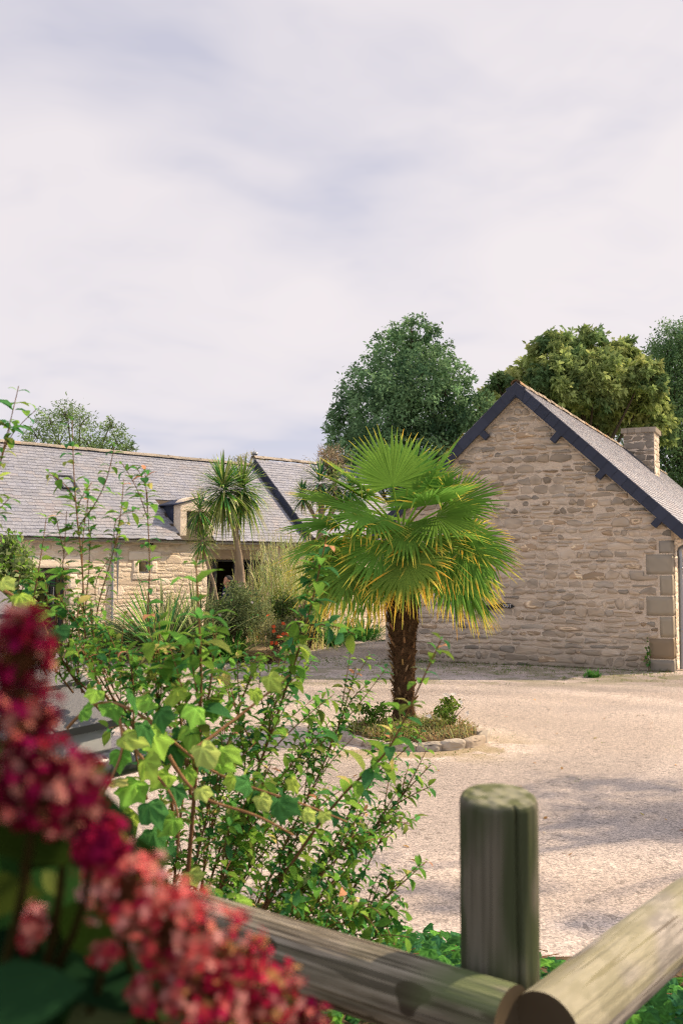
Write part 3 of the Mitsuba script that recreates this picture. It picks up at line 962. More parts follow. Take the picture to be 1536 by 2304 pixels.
for nm, a, d_ in (('cheek', a_l0 + .02, -1), ('cheek', a_l1 - .02, 1)):
    ck = num(f'{dm}__{nm}')
    zt = dz_top - .16
    zs_ = np.arange(zb, zt, .13)
    tri = sg.Polygon([(-.265, LE + .2), (-.265, zt), (back(zt) - .05, zt)])
    v, f = extrude(tri, FP(a, 0), LN, Zv, LU, -.015, .015)
    put(ck, (v, f, np.tile(A(.034, .04, .06), (len(v), 1))), 'mat_blue_slate')
    for z in zs_:
        for q in np.arange(-1.5, -.26, .22):
            po = sg.box(q, z, q + .215, z + .125).intersection(tri)
            if po.is_empty or po.geom_type != 'Polygon' or po.area < .003:
                continue
            v, f = extrude(po, FP(a, 0), LN, Zv, LU * d_, .017, .026)
            put(num(f'{dm}__cheek_slate'), (v, f, np.tile(A(.032, .044, .08) * r.uniform(.8, 1.2), (len(v), 1))), 'mat_blue_slate')
zt = dz_top - .1
mb = MB()
for s_ in (-1, 1):                                     # low slate roof of the dormer
    pts = [FP(a_dm, zt + .10, .06), FP(a_dm + s_ * .64, zt - .08, .06), FP(a_dm + s_ * .64, zt - .08, back(zt - .08) - .25), FP(a_dm, zt + .10, back(zt + .1) - .25)]
    up_ = A(0, 0, .03)
    mb.add(np.array(pts + [p_ - up_ for p_ in pts]), [[0, 1, 2, 3], [7, 6, 5, 4], [0, 4, 5, 1], [1, 5, 6, 2], [2, 6, 7, 3], [3, 7, 4, 0]], (.030, .041, .075))
put(f'{dm}__roof', mb, 'mat_blue_slate')

# roof light, propped open
sk = on_plane(149, 1087, lo, lrn)
kx = f'{lh}__roof_light'
fr = sg.box(-.20, -.25, .20, .25).difference(sg.box(-.16, -.21, .16, .21))
put(f'{kx}__frame', extrude(fr, sk, LU, lup, lrn, -.02, .055), 'mat_dark_frame')
put(f'{kx}__pane', extrude(sg.box(-.17, -.22, .17, .22), sk, LU, lup, lrn, .034, .038), 'mat_glass')
put(f'{kx}__flashing', extrude(sg.box(-.26, -.32, .26, .30).difference(sg.box(-.205, -.255, .205, .255)), sk, LU, lup, lrn, .014, .022), 'mat_dark_zinc')
# flue on the ridge
fl = P(573, 1045, 30.2)
put('flue_pipe', tube([fl - Zv * .5, fl + Zv * .2, fl + Zv * .33], .055, 12), 'mat_zinc', True, 'grey metal flue pipe standing on the far roof ridge', 'flue')
put('flue_pipe__cowl', tube([fl + Zv * .30, fl + Zv * .36], .085, 12), 'mat_zinc', True)

# ------------------------------------------------------------------ slate-roofed shelter in the left foreground
sh = 'slate_roofed_shed'
tag(sh, 'little shed roof of large grey slates behind the pink flowers at the left edge', 'shed')
SE = A(math.sin(math.radians(30.5)), math.cos(math.radians(30.5)), 0)     # eave, away to the right
SB = A(-SE[1], SE[0], 0)                                                # into the slope, horizontal
SC = P(272, 1628, 3.0)                                                  # far eave corner
sp = math.radians(35)
sup = SB * math.cos(sp) + Zv * math.sin(sp)
snn = -SB * math.sin(sp) + Zv * math.cos(sp)
Ls, Ws = 1.7, 1.05
it = slates(SC - SE * Ls, SE, sup, snn, Ls, Ws, .34, .165, 81, (.125, .13, .15), jit=.05, thick=.011)
pieces(f'{sh}__roof', 'slate', it, 'mat_near_slate')
put(f'{sh}__roof', box(SC - SE * Ls / 2 + sup * Ws / 2 - snn * .018, SE, sup, snn, Ls / 2 - .01, Ws / 2 - .01, .012), 'mat_interior')
rt = SC + sup * Ws
sup2 = SB * math.cos(sp) - Zv * math.sin(sp); snn2 = SB * math.sin(sp) + Zv * math.cos(sp)
it = slates(rt - SE * Ls + sup2 * Ws, SE, -sup2, snn2, Ls, Ws, .34, .165, 82, (.125, .13, .15), jit=.05, thick=.011)
mb = MB()
for x in it:
    mb.add(*x)
put(f'{sh}__rear_roof', mb, 'mat_near_slate', kind='stuff')
put(f'{sh}__ridge', tube([rt - SE * Ls, rt + SE * .01], .045, 10), 'mat_dark_zinc', True)
put(f'{sh}__verge_board', box(SC + sup * Ws / 2 - snn * .07 - SE * .02, SE, sup, snn, .014, Ws / 2, .04), 'mat_grey_paint')
base = SC + SB * .12
hb = base[2] - .06
put(f'{sh}__wall', trimesh.Trimesh(*extrude(sg.Polygon([(.0, -.2), (1.5, -.2), (1.5, hb - .02), (.75, hb + .45), (0, hb - .02)]), (base - SE * .1) * A(1, 1, 0), SB, Zv, SE, -1.5, 0)), 'mat_mortar')
gs = SC - sup * .02 - Zv * .085 - SB * .04
gut = [gs - SE * 1.5, gs - SE * .5, gs + SE * .20]
put(f'{sh}__gutter', tube(gut, .042, 14), 'mat_dark_zinc', True)
put(f'{sh}__fascia', box(SC - SE * Ls / 2 - Zv * .06 + SB * .03, SE, SB, Zv, Ls / 2 - .02, .012, .05), 'mat_grey_paint')

# ------------------------------------------------------------------ wooden fence
fe = 'wooden_fence'
tag(fe, 'weathered round-pole fence in the foreground with mossy post', 'fence')
pc = A((1116 - 768) / F * 1.6, 1.6, 0)
ptop = H - (1780 - 1281) / F * 1.6
r = rng_(91)
zz = np.r_[np.linspace(-.1, ptop - .012, 40), ptop - .004, ptop, ptop + .002]
rad = np.r_[np.full(40, .0605), .0575, .052, .03]
na = 120
ang = np.arange(na) * 2 * PI / na
vv = []
for i, (z, q) in enumerate(zip(zz, rad)):
    rr = q * (1 + .02 * np.cos(2 * ang + 1))
    d = np.angle(np.exp(1j * (ang - math.radians(-68 - 4 * math.sin(z * 5)))))      # drying crack that faces the camera
    crack = .014 * np.exp(-(d / .035) ** 2) * (.45 if z > ptop - .015 else 1)
    rr = rr - crack * (q / .0605)
    vv.append(np.stack([pc[0] + rr * np.cos(ang), pc[1] + rr * np.sin(ang), z + .13 * rr * np.sin(ang) * sstep(.9, ptop, z)], 1))
vv.append(np.array([[pc[0], pc[1], ptop + .002]]))
V = np.vstack(vv)
m = len(zz)
ff = [[i * na + j, i * na + (j + 1) % na, (i + 1) * na + (j + 1) % na, (i + 1) * na + j] for i in range(m - 1) for j in range(na)]
ff = np.array(ff); ff = np.vstack([ff[:, [0, 1, 2]], ff[:, [0, 2, 3]], [[(m - 1) * na + j, (m - 1) * na + (j + 1) % na, m * na] for j in range(na)]])
put(f'{fe}__post', (V, ff), 'mat_post', 50)


def rail(key, p0, p1, rad, mat, seed, bow=.01):
    r = rng_(seed)
    n, na = 60, 40
    t = np.linspace(0, 1, n)
    ax = unit(p1 - p0); L = np.linalg.norm(p1 - p0)
    a = unit(np.cross(ax, Zv)); b = np.cross(a, ax)
    ang = np.linspace(0, 2 * PI, na + 1)
    T_, A_ = np.meshgrid(t, ang, indexing='ij')
    q = np.stack([T_ * 2.2, np.cos(A_) * .8, np.sin(A_) * .8 + seed], -1)
    rr = rad * (1 + .10 * (meshkit.fbm(q, 3, seed) - .5)) * (1 - .0 * T_)
    ctr = p0 + t[:, None] * (p1 - p0) + b * (np.sin(t * PI) * bow)[:, None]
    V = ctr[:, None] + rr[..., None] * (np.cos(A_)[..., None] * a + np.sin(A_)[..., None] * b)
    uv = np.stack([T_ * L, A_ / (2 * PI)], -1)
    k = na + 1
    f = np.array([[i * k + j, i * k + j + 1, (i + 1) * k + j + 1, (i + 1) * k + j] for i in range(n - 1) for j in range(na)])
    f = np.vstack([f[:, [0, 1, 2]], f[:, [0, 2, 3]]])
    scene[key] = mikit.ply((V.reshape(-1, 3), f), mat, smooth=True, uv=uv.reshape(-1, 2))
    for w, i in (('end', 0), ('end_001', n - 1)):       # sawn ends
        ring = V[i, :-1]
        c = ring.mean(0) + ax * (.006 if i == 0 else -.006)
        vv = np.vstack([ring, ring * .5 + c * .5 + ax * (.004 if i == 0 else -.004), c[None]])
        ff = [[j, (j + 1) % na, na + (j + 1) % na] for j in range(na)] + [[j, na + (j + 1) % na, na + j] for j in range(na)] + [[na + j, na + (j + 1) % na, 2 * na] for j in range(na)]
        put(f'{key}__{w}', (vv, np.array(ff)), 'mat_endgrain', True)


zr = H - .602 - .056
e0 = A(.245, 1.475, zr)
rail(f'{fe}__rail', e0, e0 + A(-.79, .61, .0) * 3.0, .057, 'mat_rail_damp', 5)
e1 = A(.290, 1.475, zr - .012)
rail(f'{fe}__rail_001', e1, e1 + A(.613, .79, 0) * 2.6, .060, 'mat_rail', 9)
tag(f'{fe}__rail', 'darker rail going left, mossy at its end')
tag(f'{fe}__rail_001', 'pale sunlit rail going right')

# ------------------------------------------------------------------ leaves and blades
LEAF_T = A((0, 0), (.20, -.36), (.20, 0), (.20, .36), (.50, -.5), (.50, 0), (.50, .5), (.78, -.30), (.78, 0), (.78, .30), (1, 0)).reshape(-1, 2)
LEAF_F = np.array([[0, 1, 2], [0, 2, 3], [1, 4, 5], [1, 5, 2], [2, 5, 6], [2, 6, 3], [4, 7, 8], [4, 8, 5], [5, 8, 9], [5, 9, 6], [7, 10, 8], [8, 10, 9]])


def leaf(base, d, up, L, W, curl, col, cup=.22):
    """a pointed leaf: folded along its midrib and bent down towards the tip"""
    d = unit(d); s = unit(np.cross(d, up)); n = np.cross(s, d)
    t = LEAF_T[:, 0]
    k = max(abs(curl), 1e-3)
    x = np.sin(k * t) / k
    z = -(1 - np.cos(k * t)) / k * np.sign(curl)
    w = LEAF_T[:, 1] * W / L
    v = base + L * (x[:, None] * d + (z + np.abs(w) * cup)[:, None] * n + w[:, None] * s)
    return v, LEAF_F, np.tile(col, (11, 1))


_ivy = []
for a_, r_ in ((180, .30), (150, .52), (128, .62), (105, .55), (78, .60), (56, .76), (40, .64), (20, .72), (0, .98)):
    _ivy.append((a_, r_))
_ivy = _ivy + [(-a_, r_) for a_, r_ in _ivy[1:-1][::-1]]
IVY_P = np.array([(r_ * math.cos(math.radians(a_)), r_ * math.sin(math.radians(a_))) for a_, r_ in _ivy])


IVY_TIP = np.isclose(np.abs(np.array([a_ for a_, _ in _ivy])) % 360, 0) | (np.abs(np.array([a_ for a_, _ in _ivy])) == 56) | (np.abs(np.array([a_ for a_, _ in _ivy])) == 128)


def ivy_leaf(c, d, n, size, col, r):
    """five lobes, a dished and wavy blade, paler veins to the lobe tips"""
    d = unit(d); s = unit(np.cross(n, d)); n = np.cross(d, s)
    p = IVY_P * size * .62
    p = p * (1 + r.normal(0, .06, p.shape))
    m = len(p)
    ctr = A(-.12 * size, 0)
    bend, fold = r.uniform(.25, .9) / size, r.uniform(-.05, .3)
    q = np.vstack([p, ctr + (p - ctr) * .68, ctr + (p - ctr) * .36, ctr[None]])
    z = -(q[:, 0] ** 2) * bend * .5 - np.abs(q[:, 1]) * fold
    tip = np.tile(IVY_TIP, 3)
    rel = np.r_[np.full(m, .0), np.full(m, 1.0), np.full(m, .7)]
    z[:3 * m] += np.where(tip, -.035, .03) * size * rel + r.normal(0, .016 * size, 3 * m) * np.r_[np.full(m, 1.5), np.ones(2 * m)]
    v = c + q[:, :1] * d + q[:, 1:] * s + z[:, None] * n
    f = []
    for k in range(2):
        for i in range(m):
            j = (i + 1) % m
            f += [[k * m + i, k * m + j, (k + 1) * m + j], [k * m + i, (k + 1) * m + j, (k + 1) * m + i]]
    f += [[2 * m + i, 2 * m + (i + 1) % m, 3 * m] for i in range(m)]
    tone = np.r_[np.where(tip, 1.0, .92), 1.0]
    tone[m:3 * m] = np.where(tip[m:], 1.35, .86)
    tone[-1] = 1.4
    return v, np.array(f), np.clip(np.asarray(col) * (tone * r.normal(1, .04, 3 * m + 1))[:, None], 0, 1)


def blade(base, d, L, W, sag, col, tip=None, n=6, twist=0.0, fold=0.0, stripe=None, r=None):
    """a strap leaf that arches over under its own weight"""
    d = unit(d)
    t = np.linspace(0, 1, n + 1)
    ctr = base + d * (t * L)[:, None] - Zv * (sag * L * t ** 2.2)[:, None]
    h = A(d[0], d[1], 0)
    s = unit(np.cross(d, Zv)) if np.linalg.norm(h) > .02 else A(1, 0, 0)
    if twist:
        nn = np.cross(s, d)
        s = s * math.cos(twist) + nn * math.sin(twist)
    w = W * .5 * np.clip(.55 + 1.6 * t, 0, 1) * np.clip((1 - t) * 2.6, 0, 1) ** .8
    c = np.tile(col, (n + 1, 1))
    if tip is not None:
        k = np.clip((t - .72) / .28, 0, 1)[:, None]
        c = c * (1 - k) + np.asarray(tip) * k
    if fold:
        nn = np.cross(s, d)
        l_, r_ = ctr + s * w[:, None] + nn * (fold * w)[:, None], ctr - s * w[:, None] + nn * (fold * w)[:, None]
        v = np.stack([l_, ctr, r_], 1).reshape(-1, 3)
        ce = c if stripe is None else np.tile(stripe, (n + 1, 1))
        cc = np.stack([ce, c, ce], 1).reshape(-1, 3)
        f = np.array([q for i in range(n) for q in ([3 * i, 3 * i + 1, 3 * i + 4, 3 * i + 3], [3 * i + 1, 3 * i + 2, 3 * i + 5, 3 * i + 4])])
    else:
        v = np.stack([ctr + s * w[:, None], ctr - s * w[:, None]], 1).reshape(-1, 3)
        cc = np.repeat(c, 2, 0)
        f = np.array([[2 * i, 2 * i + 1, 2 * i + 3, 2 * i + 2] for i in range(n)])
    return v, f, cc


def vary(r, col, a=.2, hue=.08):
    return np.clip(np.asarray(col) * r.uniform(1 - a, 1 + a) * (1 + r.normal(0, hue, 3)), .004, .95)


# ------------------------------------------------------------------ palm in the ring
pb = G(908, 1640); pb[2] = .08
crown = A(pb[0] - .02, pb[1], 2.32)
pt = 'fan_palm'
tag(pt, 'fan palm with shaggy brown trunk and yellow-tipped fronds inside the stone ring', 'palm tree')
r = rng_(101)
na, nz = 40, 90
zz = np.linspace(-.05, 2.30, nz)
V = []
for z in zz:
    t = z / 2.3
    q = .122 + .062 * sstep(.25, .62, t) - .03 * sstep(.8, 1.0, t) + .02 * sstep(.1, 0, t)
    ang = np.arange(na) * 2 * PI / na
    nse = meshkit.fbm(np.stack([np.cos(ang) * 3, np.sin(ang) * 3, np.full(na, z * 14)], -1), 3, 7)
    rr = q + .05 * (nse - .5)
    cx = pb[0] + (crown[0] - pb[0]) * t + .012 * math.sin(z * 2.2)
    V.append(np.stack([cx + rr * np.cos(ang), pb[1] + rr * np.sin(ang), np.full(na, pb[2] + z)], 1))
V = np.vstack(V)
ff = np.array([[i * na + j, i * na + (j + 1) % na, (i + 1) * na + (j + 1) % na, (i + 1) * na + j] for i in range(nz - 1) for j in range(na)])
cc = np.tile(A(.085, .052, .030), (len(V), 1)) * (.6 + .8 * meshkit.noise(V * 30))[:, None]
put(f'{pt}__trunk', (V, np.vstack([ff[:, [0, 1, 2]], ff[:, [0, 2, 3]]]), cc), 'mat_bark', True)
mb = MB()
for k in range(5200):                                  # fibre wrapped round the trunk
    z = r.uniform(.02, 2.25); a = r.uniform(0, 2 * PI); t = z / 2.3
    q = .122 + .062 * sstep(.25, .62, t) - .03 * sstep(.8, 1.0, t)
    o = A(crown[0] + (pb[0] - crown[0]) * (1 - t) + q * math.cos(a), pb[1] + q * math.sin(a), pb[2] + z)
    out = A(math.cos(a), math.sin(a), 0)
    d = unit(out * r.uniform(.25, 1.0) + Zv * r.uniform(-.7, .5) + np.cross(Zv, out) * r.normal(0, .9))
    L = r.uniform(.025, .075)
    mb.add(*blade(o - d * .01, d, L, .007, r.uniform(0, .8), vary(r, (.105, .062, .034), .45), n=2))
put(f'{pt}__fibre', mb, 'mat_fibre', kind='stuff')
for k in range(120):                                   # cut leaf bases
    z = .25 + 1.95 * k / 120; a = k * 2.399 + r.normal(0, .15); t = z / 2.3
    q = .120 + .062 * sstep(.25, .62, t) - .03 * sstep(.8, 1.0, t)
    o = A(crown[0] + (pb[0] - crown[0]) * (1 - t) + q * math.cos(a), pb[1] + q * math.sin(a), pb[2] + z)
    out = A(math.cos(a), math.sin(a), 0)
    d = unit(out * .5 + Zv * r.uniform(.5, 1.1) + np.cross(Zv, out) * r.normal(0, .2))
    v, f = tube([o - d * .02, o + d * .035, o + d * r.uniform(.06, .095)], [.017, .013, .009], 5)
    put(num(f'{pt}__leaf_base'), (v, f, np.tile(vary(r, (.30, .19, .10) if r.random() < .55 else (.14, .085, .05), .25), (len(v), 1))), 'mat_fibre')


def frond(az, el, pet, R, age, seed, tilt=None, nod=None):
    """petiole and fan blade; age 0 (young, upright) to 1 (old, hanging, yellow tips)"""
    r = rng_(seed)
    mb = MB()
    d0 = A(math.cos(el) * math.cos(az), math.cos(el) * math.sin(az), math.sin(el))
    pet, R = pet * 1.10, R * 1.17
    o = crown + A(.06 * math.cos(az), .06 * math.sin(az), -.34 * age + .13)
    t = np.linspace(0, 1, 7)
    g = .06 + .20 * age
    p = o + d0 * (t * pet)[:, None] - Zv * (g * pet * t ** 2)[:, None]
    v, f = tube(p, np.linspace(.017, .010, 7), 5)
    mb.add(v, f, vary(r, (.12, .19, .05), .2))
    d = unit(p[-1] - p[-2])
    s = np.cross(d, Zv)
    s = unit(s) if np.linalg.norm(s) > .15 else A(-math.sin(az), math.cos(az), 0)
    roll = r.normal(0, .38) if tilt is None else tilt + r.normal(0, .08)
    dip = (.02 + .34 * min(age, .9)) * r.uniform(.5, 1.3) if nod is None else nod     # the blade nods at the end of its stalk
    n = np.cross(s, d)
    d, n = d * math.cos(dip) - n * math.sin(dip), n * math.cos(dip) + d * math.sin(dip)
    s, n = s * math.cos(roll) + n * math.sin(roll), n * math.cos(roll) - s * math.sin(roll)
    N = 38
    hub = p[-1]
    green = vary(r, (.064, .130, .022) if age > .25 else (.070, .145, .028), .28, .06)
    tipc = A(.58, .40, .08)
    reach = math.radians(108)
    dphi = 2 * reach / (N - 1)
    broken = r.random(N) < (.06 + .42 * age)
    for i in range(N):
        ph = -reach + i * dphi + r.normal(0, .012)
        q = abs(ph) / reach
        Ri = R * (1.02 - .26 * q ** 2) * r.uniform(.93, 1.05)
        dirn = math.cos(ph) * d + math.sin(ph) * s
        lat = -math.sin(ph) * d + math.cos(ph) * s
        tt = A(.02, .22, .46, .62, .76, .90, 1.0)
        rr = tt * Ri
        cup = .20 * (1 - age * .6) * (rr ** 2) / R * (q ** 1.5)
        c = hub + dirn * rr[:, None] + n * (cup + .10 * rr * q)[:, None]
        sag = (.05 + .17 * age) * R * tt ** 3
        if broken[i]:                                   # limp end that hangs
            hang = np.clip(tt - r.uniform(.5, .68), 0, 1)
            c = c - dirn * (hang * Ri * .45)[:, None]
            sag = sag + hang * Ri * r.uniform(.45, .8)
        c = c - Zv * sag[:, None]
        w = np.minimum(rr * dphi * .62, .0235 * R / .55)
        w = w * np.clip((1.0 - tt) * 2.0, .04, 1)
        fold = .5
        left, right = c + lat * w[:, None] * .92 - n * (fold * w * .5)[:, None], c - lat * w[:, None] * .92 - n * (fold * w * .5)[:, None]
        ridge = c + n * (fold * w * .5)[:, None]
        v = np.stack([left, ridge, right], 1).reshape(-1, 3)
        col = green * r.uniform(.92, 1.1)
        tp0 = r.uniform(.76, .96) - .11 * age
        k = np.clip((tt - tp0) / .18, 0, 1)[:, None] * (.35 + .65 * min(1, age * 1.3 + .25))
        if r.random() < .03 + .06 * age and q > .5:    # whole outer segments gone yellow
            k = np.maximum(k, np.clip((tt - .25) / .4, 0, 1)[:, None] * .8)
        tc = tipc * r.uniform(.7, 1.15) * (A(1, .72, .6) if r.random() < .3 else 1)
        colr = col * (1 - k) + tc * k
        cc = np.repeat(colr, 3, 0)
        fl = [x for j in range(len(tt) - 1) for x in ([3 * j, 3 * j + 1, 3 * j + 4, 3 * j + 3], [3 * j + 1, 3 * j + 2, 3 * j + 5, 3 * j + 4])]
        mb.add(v, np.array(fl), np.clip(cc, 0, .9))
    put(num(f'{pt}__frond'), mb, 'mat_palm_leaf')


r = rng_(103)
CAM = -PI / 2                                          # azimuth towards the camera
hand = [  # azimuth, elevation, stalk, blade, age, tilt of the blade, nod
    (CAM - .45, 68, .50, .66, .06, -.1, .0), (CAM + 1.1, 60, .54, .66, .08, -.5, .0), (CAM + 2.7, 74, .50, .60, .02, None, None), (CAM - 1.25, 50, .54, .62, .14, .35, .1), (CAM + .5, 46, .44, .56, .2, -.2, .35),
    (CAM + 1.45, 34, .58, .62, .22, -.75, .1), (CAM + 1.65, 10, .64, .66, .42, -.55, .2), (CAM + 1.3, 2, .64, .62, .55, -.7, .35), (CAM + 1.6, -16, .62, .62, .78, -.5, .25),
    (CAM - 1.5, 30, .64, .64, .26, .25, .0), (CAM - 1.75, 18, .68, .66, .36, .3, .05), (CAM - 1.5, 5, .68, .66, .5, .15, .05), (CAM - 1.3, -8, .64, .62, .65, .6, .3), (CAM - 1.7, -20, .62, .60, .82, .4, .1),
    (CAM + .05, 22, .38, .54, .45, .0, .75), (CAM + .75, 28, .50, .58, .36, -.4, .55), (CAM - .75, 30, .48, .58, .32, .45, .5), (CAM - .45, 6, .44, .56, .68, .25, .7), (CAM + .45, 8, .44, .56, .66, -.2, .7),
    (CAM + .95, -8, .58, .60, .78, -.5, .45), (CAM - .95, -10, .54, .58, .85, .5, .3), (CAM + .1, -8, .38, .50, .9, .0, .45), (CAM + 1.15, -17, .58, .58, .9, -.4, .2), (CAM - .7, -22, .44, .52, .9, .2, .25)]
for i, (az, el, pet, R, age, tl, nd) in enumerate(hand):
    frond(az, math.radians(el), pet, R, age, 200 + i, tl, nd)
for i in range(9):
    az = i * 2.399 + .6 + r.normal(0, .12)
    u = (i + .5) / 9
    el = math.radians(66 - 80 * u ** .95) + r.normal(0, .10)
    frond(az, el, r.uniform(.46, .62), r.uniform(.55, .64), float(np.clip(u * 1.05 + r.normal(0, .06), .02, 1)), 300 + i)

# ring of rough stones, soil and weeds in it
rc = A(.80, 11.35, 0)
RR = .78
rg = 'stone_planter_ring'
tag(rg, 'low ring of rough pale stones round the foot of the palm', 'planter')
r = rng_(111)
a = 0
while a < 2 * PI - .08:
    da = min(r.uniform(.3, .62), 2 * PI - a)
    am = a + da / 2
    L = da * RR * 1.07
    b = trimesh.creation.icosphere(3)
    bv = np.array(b.vertices)
    bv = np.sign(bv) * np.abs(bv) ** .5
    bv = bv * A(L / 2, .065, .062)
    bv += (meshkit.fbm(bv * 14 + a * 9, 4, 3)[:, None] - .5) * unit(bv) * .085
    bv[:, 2] *= r.uniform(.8, 1.1)
    rad = A(math.cos(am), math.sin(am), 0); tan = A(-math.sin(am), math.cos(am), 0)
    bend = bv[:, :1] ** 2 / (2 * RR)
    vv = rc + rad * (RR - bend + bv[:, 1:2] + r.normal(0, .008)) + tan * bv[:, :1] + Zv * (bv[:, 2:] + .035 + r.normal(0, .008))
    c = vary(r, (.42, .365, .325), .12, .03)
    put(num(f'{rg}__stone'), (vv, np.array(b.faces), np.tile(c, (len(vv), 1))), 'mat_stone', True)
    a += da
ang = np.linspace(0, 2 * PI, 49)[:-1]
rings = [(0, .12), (.3, .115), (.6, .10), (.84, .05), (.92, .0)]
V = np.vstack([rc + q * .85 * (np.cos(ang)[:, None] * A(1, 0, 0) + np.sin(ang)[:, None] * A(0, 1, 0)) + Zv * (z + .03 * (meshkit.noise(np.stack([np.cos(ang) * q * 5, np.sin(ang) * q * 5, 0 * ang], -1))[:, None] - .5)) for q, z in rings])
ff = np.array([[i * 48 + j, i * 48 + (j + 1) % 48, (i + 1) * 48 + (j + 1) % 48, (i + 1) * 48 + j] for i in range(4) for j in range(48)])
put(f'{rg}__soil', (V, ff), 'mat_soil', True)


def small_leaves(mb, r, ctr, rad, n, size, col, gap=.0, flat=1.0, shell=.5, seed=1):
    """n little leaves through an ellipsoid"""
    rad = np.broadcast_to(np.asarray(rad, float), (3,))
    got = 0
    while got < n:
        m = n * 2
        p = unit(r.normal(size=(m, 3))) * (r.random((m, 1)) ** shell)
        w = ctr + p * rad
        keep = meshkit.noise(w * (2.2 / max(rad.max(), .15)) + seed, seed) > gap
        w = w[keep][:n - got]; p = p[keep][:n - got]
        k = len(w)
        d = unit(p * A(1, 1, .6) + r.normal(0, .8, (k, 3)) + A(0, 0, .25))
        u = unit(np.cross(d, r.normal(size=(k, 3))))
        s = size * r.uniform(.6, 1.3, (k, 1))
        q = np.stack([w, w + d * s * .5 + u * s * .30, w + d * s, w + d * s * .5 - u * s * .30], 1)
        q[:, 2, 2] -= s[:, 0] * .15
        f = (np.arange(k) * 4)[:, None, None] + np.array([[0, 1, 2], [0, 2, 3]])[None]
        c = np.asarray(col) * r.uniform(.65, 1.35, (k, 1)) * (1 + r.normal(0, .08, (k, 3)))
        mb.add(q.reshape(-1, 3), f.reshape(-1, 3), np.repeat(np.clip(c, .004, .9), 4, 0))
        got += k


r = rng_(121)
mb = MB()
for k in range(70):
    a, q = r.uniform(0, 2 * PI), .68 * math.sqrt(r.random())
    c = rc + A(q * math.cos(a), q * math.sin(a), .10 + .05 * r.random())
    small_leaves(mb, r, c, (.12, .12, .07), 60, .035, [(.12, .16, .045), (.20, .19, .085), (.25, .19, .11), (.09, .14, .04)][k % 4], seed=k)
for k in range(900):
    a, q = r.uniform(0, 2 * PI), .72 * math.sqrt(r.random())
    b = rc + A(q * math.cos(a), q * math.sin(a), .08)
    mb.add(*blade(b, A(r.normal(0, .45), r.normal(0, .45), 1), r.uniform(.06, .26), .007, r.uniform(.1, .5), vary(r, [(.30, .27, .14), (.13, .18, .06), (.27, .19, .10)][k % 3], .3), n=3))
put(f'{rg}__weeds', mb, 'mat_leaf', kind='stuff')


def little_bush(key, c, rad, n, size, col, seed, flower=None, nf=0, fs=.03, twigs=14, label=None, cat='plant', gap=.25, trunk_col=(.12, .085, .055), group=None, lift=0):
    r = rng_(seed)
    c = np.asarray(c, float)
    rad = np.broadcast_to(np.asarray(rad, float), (3,))
    mb = MB()
    for k in range(twigs):
        d = unit(r.normal(size=3)) * rad * A(.8, .8, .7)
        tipp = c + d
        foot = A(c[0] + r.normal(0, .06 * rad[0]), c[1] + r.normal(0, .06 * rad[1]), c[2] - rad[2] - lift)
        v, f = tube(bez(foot, (foot + tipp) / 2 + A(0, 0, .2 * rad[2]), tipp, 6), np.linspace(.010, .003, 6) * max(.5, rad[0] * 2), 4)
        mb.add(v, f, trunk_col)
    put(f'{key}__stem', mb, 'mat_twig')
    mb = MB()
    nl = max(10, n // 60)
    for k in range(nl):
        p = unit(r.normal(size=3)) * r.uniform(.25, .92)
        small_leaves(mb, r, c + p * rad, rad * r.uniform(.2, .34), n // nl, size, np.asarray(col) * r.uniform(.75, 1.3), gap, seed=seed + k)
    put(f'{key}__foliage', mb, 'mat_leaf')
    for k in range(nf):
        p = unit(r.normal(size=3) + A(.1, -.7, .5)) * r.uniform(.85, 1.05)
        fm = MB()
        o = c + p * rad
        up = unit(p + A(0, -.3, .3))
        e1 = unit(np.cross(up, A(0, 0, 1) + r.normal(0, .1, 3))); e2 = np.cross(up, e1)
        for j in range(5):
            aa = j * 2 * PI / 5 + r.random()
            d = math.cos(aa) * e1 + math.sin(aa) * e2
            fm.add(*leaf(o, d * .9 + up * .45, up, fs * .7, fs * .6, .5, vary(r, flower, .12, .04)))
        put(num(f'{key}__flower'), fm, 'mat_petal')
    tag(key, label, cat, group)


little_bush('white_flowered_bush', rc + A(.42, .10, .30), (.24, .2, .2), 520, .05, (.11, .17, .05), 131, (.82, .80, .80), 7, .055, label='small open bush with white flowers at the right of the palm ring', cat='bush')
little_bush('low_leafy_bush', rc + A(-.42, .05, .26), (.24, .2, .18), 700, .045, (.06, .115, .03), 132, (.8, .78, .78), 2, .04, label='dense low bush left of the palm trunk inside the ring', cat='bush')
little_bush('thin_flowering_stems', rc + A(.22, -.25, .20), (.2, .14, .12), 220, .035, (.14, .15, .05), 133, (.85, .82, .82), 4, .05, label='thin stems with white flowers in front of the palm trunk', cat='plant')

# ------------------------------------------------------------------ weeds and grass on the gravel
r = rng_(141)
mb = MB()


def tuft(x, y, n, h, col, spread=.5, w=.009):
    z = float(ground_z(x, y))
    for k in range(n):
        b = A(x + r.normal(0, .03), y + r.normal(0, .03), z - .01)
        mb.add(*blade(b, A(r.normal(0, spread), r.normal(0, spread), 1), h * r.uniform(.5, 1.2), w, r.uniform(.1, .6), vary(r, col, .3), n=3))


